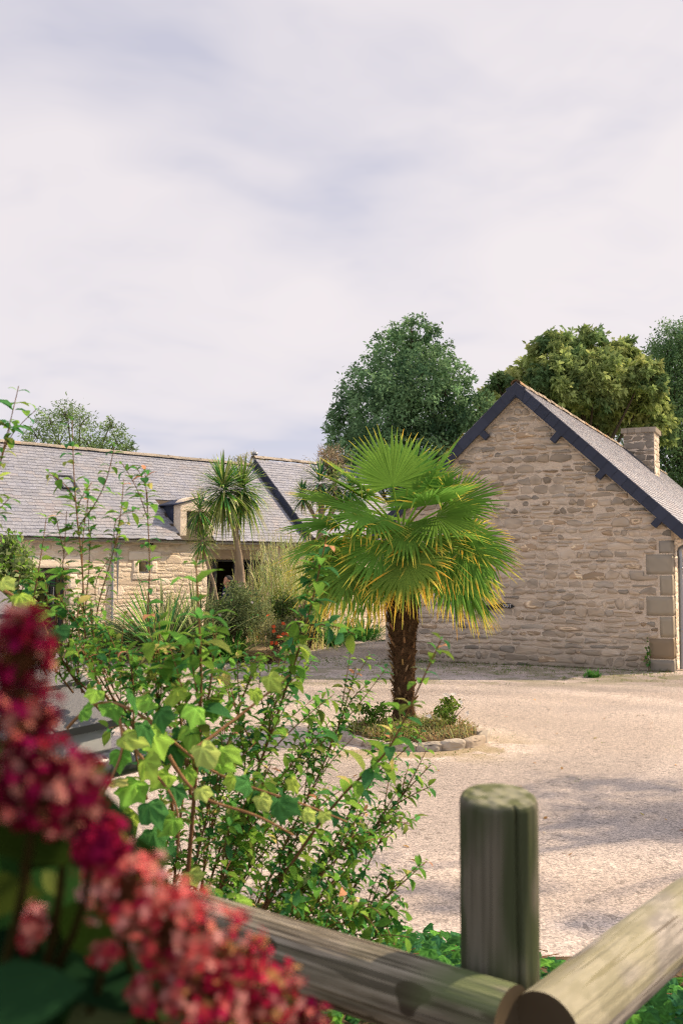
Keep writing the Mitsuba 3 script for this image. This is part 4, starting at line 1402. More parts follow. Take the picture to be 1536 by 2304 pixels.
for k in range(1300):                                  # in the shade of the gable
    t = r.uniform(-.1, 7.2); o = abs(r.normal(0, 1.1))
    p = GR + GL * t + GN * o
    tuft(p[0], p[1], r.integers(3, 9), r.uniform(.03, .09), [(.07, .13, .03), (.11, .15, .05), (.16, .15, .07)][r.integers(3)], .8)
for k in range(230):
    p = GR + GL * r.uniform(0, 5.8) + GN * abs(r.normal(.03, .05))
    tuft(p[0], p[1], r.integers(3, 9), r.uniform(.04, .13), [(.05, .11, .03), (.09, .10, .05), (.10, .075, .05)][r.integers(3)], .7)
for k in range(420):
    p = A(r.uniform(-4, 1.5), r.uniform(16.5, 22), 0)
    tuft(p[0], p[1], r.integers(3, 8), r.uniform(.03, .07), [(.08, .14, .03), (.13, .15, .06)][r.integers(2)], .8)
for k in range(170):                                   # round the ring
    a = r.uniform(-PI, PI * .3); q = .88 + abs(r.normal(0, .3))
    p = rc + A(q * math.cos(a), q * math.sin(a), 0)
    tuft(p[0], p[1], r.integers(2, 7), r.uniform(.015, .05), [(.13, .15, .03), (.20, .16, .05), (.09, .14, .03)][r.integers(3)], 1.2)
for k in range(260):                                   # strips in the open court
    p = A(r.uniform(.5, 8), 14.6 + r.normal(0, .5) + .12 * r.uniform(-3, 3), 0)
    tuft(p[0], p[1], r.integers(2, 5), r.uniform(.015, .04), [(.22, .19, .07), (.13, .16, .05)][r.integers(2)], 1.2)
for k in range(60):
    p = A(r.uniform(1.4, 4.5), r.uniform(5.5, 13), 0)
    tuft(p[0], p[1], r.integers(4, 12), r.uniform(.015, .045), [(.18, .20, .05), (.12, .17, .04)][r.integers(2)], 1.3)
put('grass_tufts', mb, 'mat_leaf', label='scattered grass tufts and small weeds growing through the gravel', cat='grass', kind='stuff')
mb = MB()
for k in range(130):
    p = A(r.uniform(-1.5, 6), r.uniform(5.2, 15), 0)
    p[2] = float(ground_z(p[0], p[1])) + .008
    a = r.uniform(0, 2 * PI)
    L = r.uniform(.025, .06)
    mb.add(*leaf(p, A(math.cos(a), math.sin(a), .15), Zv, L, L * .55, r.uniform(-1, 1.2), vary(r, [(.30, .17, .07), (.20, .12, .06), (.36, .26, .10)][k % 3], .3)))
put('fallen_leaves', mb, 'mat_leaf', label='dry brown leaves strewn over the gravel courtyard', cat='leaves', kind='stuff')
wp = G(1332, 1524)
mb = MB()
r = rng_(143)
for k in range(70):
    a = r.uniform(0, 2 * PI)
    mb.add(*blade(wp + A(r.normal(0, .05), r.normal(0, .05), -.01), A(math.cos(a) * r.uniform(.2, 1), math.sin(a) * r.uniform(.2, 1), 1), r.uniform(.12, .28), .028, r.uniform(.2, .6), vary(r, (.05, .14, .03), .25), n=4))
put('dandelion_clump__foliage', mb, 'mat_leaf')
tag('dandelion_clump', 'bright green weed clump at the foot of the gable wall', 'weed')

# ------------------------------------------------------------------ trees
def leaf_clumps(mb, r, ctr, rad, n_clump, per, size, col, col2, seed, aspect=.35, droop=.2, spread=.24, palmate=0, low=-.75):
    """a lobe of a crown: twig-ends on an uneven shell, each with its leaves"""
    rad = np.broadcast_to(np.asarray(rad, float), (3,))
    p = unit(r.normal(size=(n_clump * 2, 3)))
    p = p[p[:, 2] > low][:n_clump]
    k = len(p)
    q = r.random(k) ** .35
    bump_ = .78 + .55 * meshkit.fbm(p * 2.1 + seed, 3, seed)
    c = ctr + p * rad * (q * bump_)[:, None]
    cs = rad.mean() * spread
    ctone = r.uniform(.72, 1.28, k)
    cmix = np.clip(meshkit.fbm(c * .9 + seed, 3, seed + 1) * 2.2 - .6 + r.normal(0, .15, k), 0, 1)
    m = per
    off = r.normal(size=(k, m, 3)) * cs * .55
    w = (c[:, None] + off).reshape(-1, 3)
    pr = np.repeat(p, m, 0)
    d = unit(pr * .6 + r.normal(0, .75, w.shape) - Zv * droop)
    cc = (np.asarray(col) * (1 - cmix[:, None]) + np.asarray(col2) * cmix[:, None]) * ctone[:, None]
    cc = np.repeat(cc, m, 0) * r.uniform(.7, 1.3, (len(w), 1))
    if palmate:                                        # fingers of a chestnut leaf
        W, D, C = [], [], []
        n0 = unit(np.cross(d, r.normal(size=d.shape)))
        for j in range(palmate):
            a = (j - (palmate - 1) / 2) * .75
            dd = unit(d * math.cos(a) + n0 * math.sin(a) - Zv * .25)
            W.append(w); D.append(dd); C.append(cc)
        w, d, cc = np.vstack(W), np.vstack(D), np.vstack(C)
    N = len(w)
    u = unit(np.cross(d, r.normal(size=(N, 3))))
    s = size * r.uniform(.65, 1.35, (N, 1))
    q4 = np.stack([w, w + d * s * .5 + u * s * aspect * .5, w + d * s - Zv * s * .12, w + d * s * .5 - u * s * aspect * .5], 1)
    f = (np.arange(N) * 4)[:, None, None] + np.array([[0, 1, 2], [0, 2, 3]])[None]
    mb.add(q4.reshape(-1, 3), f.reshape(-1, 3), np.repeat(np.clip(cc, .004, .9), 4, 0))


def tree(key, Y, lobes, foot_px, n_clump, per, size, col, col2, seed, label, cat='tree', group=None, deep=.35, trunk_r=.22, bark=(.10, .08, .06), **k):
    """lobes: (px, py, radius in px) as seen at the distance Y; they are balls spread through the crown's depth"""
    r = rng_(seed)
    mpp = Y / F
    foot = P(foot_px, 1281, Y) * A(1, 1, 0)
    crown_c = []
    mb, tb = MB(), MB()
    area = sum(q * q for _, _, q in lobes)
    for i, (px, py, q) in enumerate(lobes):
        R = q * mpp
        c = P(px, py, Y + r.uniform(-1, 1) * deep * 3)
        crown_c.append((c, R))
        nc = max(6, int(n_clump * q * q / area))
        leaf_clumps(mb, r, c, R * A(1, 1, .95), nc, per, size, col, col2, seed + i, **k)
    top = max(c[2] for c, _ in crown_c)
    lead = curve([foot - Zv * .2, foot + Zv * top * .35 + A(r.normal(0, .1), 0, 0), A(np.mean([c[0] for c, _ in crown_c]), foot[1], top * .85)], 12)
    v, f = tube(lead, np.linspace(trunk_r, trunk_r * .25, 12), 9)
    put(f'{key}__trunk', (v, f, np.tile(bark, (len(v), 1))), 'mat_bark', True)
    for c, R in crown_c:
        b = lead[int(np.clip((c[2] - R) / top * 11 * .75, 2, 9))]
        v, f = tube(bez(b, (b + c) / 2 + A(0, 0, -.1 * R), c + A(0, 0, .3 * R), 8), np.linspace(trunk_r * .4, .02, 8), 5)
        tb.add(v, f, bark)
        for j in range(5):
            e = c + unit(r.normal(size=3)) * R * .8
            v, f = tube(bez(c - Zv * R * .4, (c + e) / 2, e, 5), np.linspace(trunk_r * .16, .01, 5), 4)
            tb.add(v, f, bark)
    put(f'{key}__limbs', tb, 'mat_bark')
    put(f'{key}__crown', mb, 'mat_tree_leaf')
    tag(key, label, cat, group)


tree('evergreen_tree', 35, [(925, 752, 46), (888, 800, 66), (960, 800, 60), (850, 862, 72), (930, 868, 84), (1000, 862, 58), (805, 925, 62), (870, 950, 84), (960, 945, 88), (1035, 925, 60),
     (772, 985, 50), (835, 1015, 72), (930, 1030, 84), (1030, 1000, 80), (1080, 930, 48), (1085, 1000, 60), (790, 1060, 62), (900, 1110, 90), (1020, 1100, 80)],
     900, 2300, 26, .145, (.030, .062, .034), (.125, .175, .105), 401, 'tall dense dark green tree standing between the palm and the gable roof', deep=.5, aspect=.42, droop=.1, spread=.17)
tree('chestnut_tree', 44, [(1250, 805, 56), (1320, 800, 58), (1390, 812, 50), (1190, 852, 50), (1255, 868, 66), (1340, 865, 72), (1425, 845, 52), (1130, 880, 36), (1110, 915, 40), (1300, 935, 70), (1400, 920, 75), (1455, 900, 45), (1180, 920, 55), (1450, 850, 40), (1470, 960, 50)],
     1320, 1100, 14, .25, (.055, .100, .036), (.195, .215, .08), 402, 'broad yellowing tree whose crown rises behind the slate roof', deep=.5, aspect=.42, palmate=5, droop=.35, spread=.2, trunk_r=.35)
tree('ash_tree', 50, [(1495, 830, 60), (1530, 770, 58), (1480, 925, 62), (1440, 985, 56), (1530, 880, 85), (1560, 800, 70), (1520, 975, 75), (1590, 900, 90), (1500, 1050, 70), (1600, 1010, 90), (1540, 1090, 70), (1425, 930, 40), (1470, 850, 45), (1450, 900, 50), (1448, 838, 40), (1500, 790, 45)],
     1560, 1900, 24, .17, (.036, .078, .036), (.085, .135, .06), 403, 'dark green feathery tree at the right edge behind the chimney', deep=.5, aspect=.36, spread=.27, trunk_r=.3)
tree('willow_tree', 47, [(85, 975, 30), (110, 945, 28), (150, 930, 30), (180, 945, 34), (205, 990, 40), (250, 955, 22), (265, 990, 34), (130, 990, 36), (70, 1000, 24), (285, 1010, 22), (170, 1040, 60), (240, 1040, 50)],
     170, 480, 16, .17, (.058, .09, .042), (.115, .145, .078), 404, 'sparse light green tree rising above the left roof ridge', deep=.4, aspect=.3, spread=.34, trunk_r=.22)
tree('distant_tree', 62, [(540, 1032, 17), (565, 1036, 20), (595, 1040, 16), (570, 1062, 30), (535, 1060, 25), (610, 1058, 16)],
     570, 130, 12, .17, (.12, .135, .075), (.20, .19, .12), 405, 'small pale tree far off beside the grey flue pipe', deep=.4, aspect=.3, spread=.36, trunk_r=.16)
# a tree outside the picture on the right, whose dappled shade falls on the gravel
r = rng_(406)
mb, tb = MB(), MB()
tf = A(9.6, 10.6, 0)
for c, R, n in ((A(8.3, 9.9, 5.6), .60, 16), (A(9.0, 10.1, 6.4), .6, 20), (A(8.0, 8.4, 6.3), .5, 12), (A(9.9, 10.6, 6.0), .8, 40), (A(9.0, 8.6, 5.4), .6, 18), (A(10.4, 11.2, 7.2), 1.1, 90), (A(7.2, 9.0, 7.0), .5, 10)):
    leaf_clumps(mb, r, c, R * A(1.2, 1, .8), n, 22, .12, (.06, .10, .04), (.10, .14, .05), 406, aspect=.5)
    v, f = tube(bez(tf + Zv * 2.6, (tf + c) / 2 + Zv * 1.6, c, 8), np.linspace(.09, .02, 8), 6)
    tb.add(v, f, (.10, .08, .06))
v, f = tube(curve([tf - Zv * .2, tf + Zv * 1.5, tf + A(-.1, -.1, 3.2)], 8), np.linspace(.2, .12, 8), 9)
put('shade_tree__trunk', (v, f, np.tile((.10, .08, .06), (len(v), 1))), 'mat_bark', True)
put('shade_tree__limbs', tb, 'mat_bark')
put('shade_tree__crown', mb, 'mat_tree_leaf')
tag('shade_tree', 'loose crowned tree just outside the right edge shading the gravel', 'tree')


# ------------------------------------------------------------------ flower bed before the long house
def cordyline(key, trunks, heads, seed, label, nb=170, L=.62, col=(.075, .15, .05), dead=30):
    r = rng_(seed)
    tag(key, label, 'cabbage tree')
    for pts, r0, r1 in trunks:
        c = curve(pts, 14)
        v, f = tube(c, np.linspace(r0, r1, 14), 9)
        v = v + (meshkit.noise(v * 22)[:, None] - .5) * .03
        put(num(f'{key}__trunk'), (v, f, np.tile((.34, .27, .20), (len(v), 1)) * (.75 + .5 * meshkit.noise(v * 9))[:, None]), 'mat_bark', True)
    for c, sc, dr_ in heads:
        mb = MB()
        for k in range(nb):
            u = (k + .5) / nb
            el = math.asin(1 - u * (1.72 + .1 * dr_)) + r.normal(0, .1)
            az = k * 2.399 + r.normal(0, .1)
            d = A(math.cos(el) * math.cos(az), math.cos(el) * math.sin(az), math.sin(el))
            o = c + d * .05 - Zv * .25 * u * sc
            mb.add(*blade(o, d, L * sc * r.uniform(.8, 1.12), .038 * sc, (.12 + .5 * u * dr_) * r.uniform(.6, 1.3), vary(r, col if r.random() > .25 else A(.17, .24, .085), .25), tip=A(.22, .24, .09), n=6, fold=.25))
        for k in range(dead):
            az = r.uniform(0, 2 * PI)
            d = A(math.cos(az) * .4, math.sin(az) * .4, -1)
            mb.add(*blade(c - Zv * .28 * sc, d, L * sc * .7 * r.uniform(.5, 1), .03 * sc, .1, vary(r, (.30, .22, .12), .25), n=4))
        put(num(f'{key}__leaf_rosette'), mb, 'mat_leaf')


Yc = 22.3
cordyline('cabbage_tree', [([P(548, 1420, Yc), P(545, 1310, Yc), P(533, 1215, Yc), P(511, 1143, Yc)], .075, .06), ([P(536, 1420, Yc + .3), P(534, 1260, Yc + .3), P(531, 1150, Yc + .3)], .085, .045)],
          [(P(503, 1092, Yc), 1.05, .95), (P(545, 1090, Yc + .35), .95, 1.05)], 501, 'cabbage tree with two bare pale trunks and a round green head before the long house', nb=280, L=.80)
cordyline('leaning_cabbage_tree', [([P(492, 1400, Yc - .6), P(480, 1310, Yc - .6), P(465, 1262, Yc - .6), P(456, 1225, Yc - .6)], .045, .035), ([P(456, 1225, Yc - .6), P(452, 1180, Yc - .6), P(450, 1145, Yc - .6)], .04, .03)],
          [(P(450, 1142, Yc - .6), .72, 1.3), (P(456, 1212, Yc - .6), .62, 1.2)], 502, 'shorter cabbage tree with drooping heads in front of the dormer', nb=120)
Yd = 24.2
cordyline('dark_cabbage_tree', [([P(716, 1400, Yd), P(716, 1250, Yd), P(722, 1170, Yd), P(722, 1090, Yd)], .1, .06), ([P(722, 1180, Yd), P(748, 1150, Yd), P(752, 1085, Yd)], .07, .05), ([P(720, 1190, Yd), P(700, 1150, Yd), P(682, 1118, Yd)], .05, .04)],
          [(P(720, 1075, Yd), .98, .55), (P(754, 1076, Yd + .3), .92, .6), (P(681, 1108, Yd - .2), .62, .35), (P(790, 1090, Yd), .9, .6)], 503, 'dark many-headed cabbage tree partly hidden behind the palm crown', col=(.045, .10, .045), nb=130)
# its dry flower plume
r = rng_(504)
mb = MB()
pl = P(745, 1078, Yd + .3)
for k in range(46):
    d = unit(A(r.normal(0, .42), r.normal(0, .42), 1))
    L = r.uniform(.5, 1.0)
    v, f = tube(bez(pl, pl + d * L * .6, pl + d * L + A(d[0], d[1], -.1) * .2, 6), np.linspace(.010, .003, 6), 4)
    mb.add(v, f, (.33, .25, .17))
    small_leaves(mb, r, pl + d * L * .75, (.14, .14, .20), 55, .035, (.42, .33, .24), shell=.4, seed=k)
put('dark_cabbage_tree__flower_plume', mb, 'mat_twig', label='dry beige flower plume')


def strap_clump(key, o, n, L, W, lean, sag, col, seed, label, cat, stripe=None, tip=None, fold=.3, base=.12):
    r = rng_(seed)
    mb = MB()
    for k in range(n):
        az = r.uniform(0, 2 * PI); q = r.uniform(.05, 1) ** .7 * lean
        d = A(math.cos(az) * q, math.sin(az) * q, 1)
        mb.add(*blade(o + A(math.cos(az), math.sin(az), 0) * base * r.random(), d, L * r.uniform(.6, 1.1), W, sag * r.uniform(.3, 1.2) * (.3 + q / max(lean, .1)), vary(r, col, .28), tip=tip, n=7, fold=fold,
                      stripe=None if stripe is None or r.random() < .35 else vary(r, stripe, .2)))
    put(f'{key}__blades', mb, 'mat_leaf')
    tag(key, label, cat)


strap_clump('flax_clump', G(352, 1495) + A(0, .6, 0), 330, 2.05, .062, 1.5, .34, (.060, .115, .050), 511, 'big spiky flax with cream-edged sword leaves before the long house', 'flax', stripe=(.40, .39, .22))
strap_clump('flax_clump_001', G(425, 1500) + A(0, 1.5, 0), 150, 2.0, .062, 1.1, .22, (.085, .14, .06), 512, 'smaller upright flax with cream-striped leaves just right of the big spiky one', 'flax', stripe=(.42, .40, .25))
strap_clump('agapanthus_clump', G(520, 1490), 330, .95, .032, 1.5, .55, (.05, .14, .025), 513, 'bright green strap-leaved clump at the front edge of the flower bed', 'agapanthus', fold=.2)
strap_clump('agapanthus_clump_001', G(735, 1452), 260, 1.05, .035, 1.6, .55, (.045, .13, .03), 514, 'green strap-leaved clump left of the palm trunk beside the lit gravel strip', 'agapanthus', fold=.2, base=.5)
strap_clump('agapanthus_clump_002', G(815, 1440), 260, 1.0, .035, 1.6, .55, (.045, .13, .03), 515, 'green strap-leaved clump just behind the lowest palm fronds, nearest the gable corner', 'agapanthus', fold=.2, base=.5)


def reed(key, o, n, hgt, spread, col, seed, label, cat):
    r = rng_(seed)
    mb = MB()
    for k in range(n):
        b = o + A(r.normal(0, spread[0]), r.normal(0, spread[1]), 0)
        d = unit(A(r.normal(0, .13), r.normal(0, .13), 1))
        h = hgt * r.uniform(.6, 1.1)
        tipp = b + d * h + A(r.normal(0, .15), r.normal(0, .15), -.05)
        c = bez(b, b + d * h * .5, tipp, 7)
        cc = vary(r, col, .25)
        v, f = tube(c, np.linspace(.011, .004, 7), 4)
        mb.add(v, f, cc)
        for j in range(9):
            t = r.uniform(.15, 1)
            q = c[int(t * 6)]
            a = r.uniform(0, 2 * PI)
            mb.add(*blade(q, A(math.cos(a) * .5, math.sin(a) * .5, 1), r.uniform(.3, .62), .020, r.uniform(.2, .8), vary(r, col if r.random() < .7 else (.20, .26, .09), .25), n=4))
    put(f'{key}__stalks', mb, 'mat_leaf')
    tag(key, label, cat)


reed('tall_pale_grass', P(655, 1281, 24) * A(1, 1, 0), 210, 2.75, (.42, .35), (.42, .44, .26), 521, 'tall pale dry grass between the folding doors and the palm', 'grass clump')
reed('tall_pale_grass_001', P(578, 1281, 24.3) * A(1, 1, 0), 26, 2.0, (.18, .2), (.30, .34, .14), 522, 'thin green grass stems in front of the folding doors', 'grass clump')

little_bush('rounded_bush', P(535, 1375, 20.9), (.66, .6, .58), 8500, .055, (.095, .145, .06), 531, (.55, .45, .55), 6, .05, 26, 'rounded fine-leaved green bush below the cabbage trees', 'bush', gap=.2, lift=.2)
little_bush('rounded_bush_001', P(620, 1420, 20.5), (.42, .5, .38), 3000, .045, (.15, .155, .075), 532, (.75, .13, .07), 14, .07, 22, 'low straggly bush dotted with orange-red flowers', 'bush', gap=.3, lift=.1)
little_bush('dark_small_bush', P(640, 1370, 22), (.36, .4, .42), 3000, .05, (.05, .085, .03), 533, None, 0, .03, 16, 'small dark green bush beneath the pale tall grass', 'bush', lift=.3)
little_bush('pink_flowered_bush', P(690, 1400, 22), (.5, .5, .45), 3600, .05, (.10, .13, .06), 534, (.60, .25, .40), 10, .05, 20, 'loose bush with small pink flowers left of the palm fronds', 'bush', lift=.2)
little_bush('creamy_shrub', P(12, 1318, 15.5), (.50, .5, .86), 8200, .10, (.13, .21, .075), 535, (.80, .76, .70), 3, .13, 22, 'leafy shrub with cream flower heads at the far left edge beside the doorway', 'bush', lift=.7)
little_bush('grey_green_bush', P(250, 1440, 21), (.7, .5, .4), 4200, .06, (.13, .17, .09), 536, None, 0, .03, 20, 'grey-green ground bush left of the spiky flax', 'bush')
little_bush('low_dry_bush', P(600, 1475, 20.2), (.55, .4, .14), 2600, .045, (.20, .155, .085), 537, None, 0, .03, 20, 'low dry brownish plants at the front of the flower bed', 'plant', gap=.3)
little_bush('wall_seedling', GR + GL * .43 + GN * .10 + Zv * .28, (.06, .05, .30), 70, .06, (.06, .12, .04), 538, None, 0, .03, 3, 'spindly green seedling against the stones at the right corner of the gable', 'plant', gap=.1)
for k, (px, py, rd) in enumerate(((1405, 905, 0),)):
    pass
# earth of the bed
bc = P(440, 1281, 21.6) * A(1, 1, 0)
xs, ys = np.linspace(-7.5, .8, 60), np.linspace(19.2, 27.5, 40)
X, Y = np.meshgrid(xs, ys)
front = 20.3 + .22 * np.sin(X * 2) + np.clip(X + 2.0, 0, 9) * 2.6
zb_ = np.where(Y > front, .02 + .10 * sstep(0, .6, Y - front), -.08)
i, j = np.meshgrid(np.arange(59), np.arange(39)); a = (j * 60 + i).ravel()
put('flower_bed', (np.stack([X, Y, zb_], -1).reshape(-1, 3), np.stack([a, a + 1, a + 61, a + 60], 1)), 'mat_bed', True, kind='structure')

# ------------------------------------------------------------------ someone by the folding doors
def bones(chain, ref=.03, it=12):
    """chain: list of ((p, r), (p, r)); one smooth skin round all of them"""
    def ball(p, q):
        return m3.Manifold.sphere(q, 20).translate(list(map(float, p)))
    parts = [m3.Manifold.batch_hull([ball(*a), ball(*b)]) for a, b in chain]
    m = m3.Manifold.batch_boolean(parts, m3.OpType.Add).refine_to_length(ref)
    me = m.to_mesh()
    t = trimesh.Trimesh(me.vert_properties[:, :3], me.tri_verts)
    trimesh.smoothing.filter_taubin(t, iterations=it)
    return t


pp = P(514, 1281, 24.9) * A(1, 1, 0)
fx = unit(A(-.85, -.5, 0)); fy = A(-fx[1], fx[0], 0)     # facing left


def B(f_, s_, z):
    return pp + fx * f_ + fy * s_ + Zv * z


sho = [(B(0, .18, 1.41), .055), (B(0, -.18, 1.41), .055)]
elb = [(B(.06, .22, 1.13), .043), (B(.05, -.22, 1.13), .043)]
wri = [(B(.27, .15, 1.05), .030), (B(.26, -.15, 1.02), .030)]
hip = [(B(0, .09, .92), .095), (B(0, -.09, .92), .095)]
kne = [(B(.02, .10, .50), .06), (B(.03, -.10, .50), .06)]
ank = [(B(-.02, .10, .09), .042), (B(-.02, -.10, .09), .042)]
toe = [(B(.15, .11, .035), .035), (B(.15, -.11, .035), .035)]
neck, head0, head1 = (B(.01, 0, 1.46), .055), (B(.04, 0, 1.60), .078), (B(.02, 0, 1.645), .09)
chest, belly = (B(0, 0, 1.30), .13), (B(.02, 0, 1.08), .125)
ch = [(sho[0], sho[1]), (chest, belly), (sho[0], chest), (sho[1], chest), (belly, hip[0]), (belly, hip[1]), (chest, neck), (neck, head0), (head0, head1),
      ((B(.10, 0, 1.585), .02), (B(.125, 0, 1.578), .014)), ((B(.09, 0, 1.54), .035), head0), ((B(.02, .085, 1.60), .018), (B(.02, .085, 1.62), .02)), ((B(.02, -.085, 1.60), .018), (B(.02, -.085, 1.62), .02))]
for s_ in (0, 1):
    ch += [(sho[s_], elb[s_]), (elb[s_], wri[s_]), (hip[s_], kne[s_]), (kne[s_], ank[s_]), (ank[s_], toe[s_])]
    w = wri[s_][0]
    sg_ = 1 if s_ == 0 else -1
    palm = (w + fx * .05, .028)
    ch.append((wri[s_], palm))
    for j, (dy, L) in enumerate(((-.027, .062), (-.009, .075), (.009, .07), (.026, .055))):
        k0 = (palm[0] + fx * .015 + fy * dy, .010); k1 = (palm[0] + fx * .015 + fx * L * .55 + fy * dy - Zv * .01, .009); k2 = (palm[0] + fx * (.015 + L * .85) + fy * dy - Zv * .035, .008)
        ch += [(k0, k1), (k1, k2)]
    ch += [((palm[0] - fy * .02 * sg_, .011), (palm[0] + fx * .03 - fy * .045 * sg_, .009))]
pn = 'person'
put(f'{pn}__body', bones(ch, .018, 8), 'mat_skin', True)
g = lambda b, q: (b[0], b[1] + q)
topc_ = [(g(sho[0], .014), g(sho[1], .014)), (g(chest, .014), g(belly, .016)), (g(sho[0], .014), g(chest, .014)), (g(sho[1], .014), g(chest, .014)), (g(belly, .016), (hip[0][0] + Zv * .02, .108)), (g(belly, .016), (hip[1][0] + Zv * .02, .108))]
for s_ in (0, 1):
    topc_ += [(g(sho[s_], .014), g(elb[s_], .014)), (g(elb[s_], .014), (wri[s_][0] - fx * .07, .045))]
t = bones(topc_, .03, 8)
put(f'{pn}__navy_top', (np.array(t.vertices), np.array(t.faces), np.tile((.018, .026, .07), (len(t.vertices), 1))), 'mat_cloth', True)
t = bones([(g(hip[s_], .012), g(kne[s_], .016)) for s_ in (0, 1)] + [(g(kne[s_], .016), (ank[s_][0] + Zv * .03, .06)) for s_ in (0, 1)] + [(g(hip[0], .012), g(hip[1], .012))], .03, 8)
put(f'{pn}__trousers', (np.array(t.vertices), np.array(t.faces), np.tile((.03, .03, .04), (len(t.vertices), 1))), 'mat_cloth', True)
t = bones([((B(.0, 0, 1.655), .098), (B(-.03, 0, 1.62), .095)), ((B(-.03, 0, 1.62), .09), (B(-.045, 0, 1.55), .06))], .02, 6)
put(f'{pn}__hair', (np.array(t.vertices), np.array(t.faces), np.tile((.055, .055, .06), (len(t.vertices), 1))), 'mat_cloth', True)
t = bones([((B(-.02, q * .11, .04), .045), (B(.15, q * .11, .035), .042)) for q in (1, -1)], .02, 4)
put(f'{pn}__shoes', (np.array(t.vertices), np.array(t.faces), np.tile((.02, .02, .02), (len(t.vertices), 1))), 'mat_cloth', True)
tag(pn, 'person with dark hair and navy top standing by the folding glass doors', 'person')

# ------------------------------------------------------------------ foreground shrub: long shoots with small glossy leaves
GREENS = [(.050, .120, .033), (.075, .155, .042), (.040, .100, .040), (.115, .20, .055), (.085, .135, .032)]


def shoot(r, pts, stems, leaves, r0, leaf_len, gap, start=.12, twig=None, red_tip=True, bark=(.16, .085, .045), n=40, dens=1.0):
    c = curve(pts, n)
    seg = np.linalg.norm(np.diff(c, axis=0), axis=1)
    s = np.r_[0, np.cumsum(seg)]
    Lt = s[-1]
    v, f = tube(c, np.linspace(r0, max(.0011, r0 * .28), n), 5)
    k = np.repeat(np.linspace(0, 1, n), 5)
    col = np.asarray(bark)[None] * (1 - k[:, None]) + A(.30, .17, .085)[None] * k[:, None]
    col = np.vstack([col, col[:1], col[-1:]])
    stems.add(v, f, col)
    q = start * Lt
    ph = r.uniform(0, PI)
    while q < Lt:
        t = q / Lt
        i = min(np.searchsorted(s, q), n - 1)
        tan = unit(c[i] - c[max(i - 1, 0)])
        a = unit(np.cross(tan, A(.3, .2, 1))); b = np.cross(tan, a)
        grow = (.55 + .9 * t) if t < .55 else (1.05 if t < .9 else 1.05 - 4.5 * (t - .9))
        for sd in (0, PI):
            if r.random() > dens * (.60 + .4 * t):
                continue
            an = ph + sd + r.normal(0, .25)
            out = math.cos(an) * a + math.sin(an) * b
            d = unit(out * r.uniform(.7, 1.1) + tan * r.uniform(.25, .7) + Zv * .1)
            L = leaf_len * max(.35, grow) * r.uniform(.6, 1.25)
            cc = vary(r, GREENS[r.integers(5)], .25)
            if red_tip and t > .95 and r.random() < .3:
                cc = vary(r, (.34, .16, .10), .2)
            elif r.random() < .03:
                cc = vary(r, (.30, .30, .06), .2)
            up = unit(Zv * 1.0 + tan * .4 + r.normal(0, .25, 3))
            leaves.append(leaf(c[i] + d * .004, d, up, L, L * r.uniform(.40, .52), r.uniform(.5, 1.9), cc, cup=.28))
            for _ in range(1 if r.random() < .5 else 0):    # a young pair in the axil
                d2 = unit(out * .6 + tan + r.normal(0, .4, 3))
                L2 = L * r.uniform(.3, .5)
                leaves.append(leaf(c[i], d2, up, L2, L2 * .5, r.uniform(.3, 1), vary(r, (.07, .17, .045), .2)))
        ph += PI / 2
        q += gap * r.uniform(.8, 1.25)
    return c


def shrub(key, shoots, seed, label, leaf_len=.042, gap=.032, more=1.0):
    """shoots: (list of (px, py, distance)), thickness, leaf length, number of side twigs"""
    r = rng_(seed)
    leaves = []
    for pts, r0, ll, ns in shoots:
        stems = MB()
        w = [P(*q) for q in pts]
        c = shoot(r, w, stems, leaves, r0, ll * 1.12, gap, dens=1.25)
        Lt = np.linalg.norm(np.diff(c, axis=0), axis=1).sum()
        for k in range(int(ns * more)):
            t = r.uniform(.10, .88)
            i = int(t * (len(c) - 1))
            tan = unit(c[min(i + 1, len(c) - 1)] - c[i - 1])
            d = unit(tan + r.normal(0, .42, 3) + A(.0, -.05, .16))
            L = min(.55, Lt * r.uniform(.18, .42) * (1.1 - t * .6))
            e = c[i] + d * L
            tw = MB()
            shoot(r, [c[i], c[i] + d * L * .5 + r.normal(0, .01, 3) + Zv * .012, e], tw, leaves, r0 * .42, ll * .98, gap * .85, start=.04, n=14, red_tip=False, dens=1.3)
            put(num(f'{key}__twig'), tw, 'mat_twig', True)
        put(num(f'{key}__stem'), stems, 'mat_twig', True)
    pieces(key, 'leaf', leaves, 'mat_glossy_leaf', True)
    tag(key, label, 'shrub')


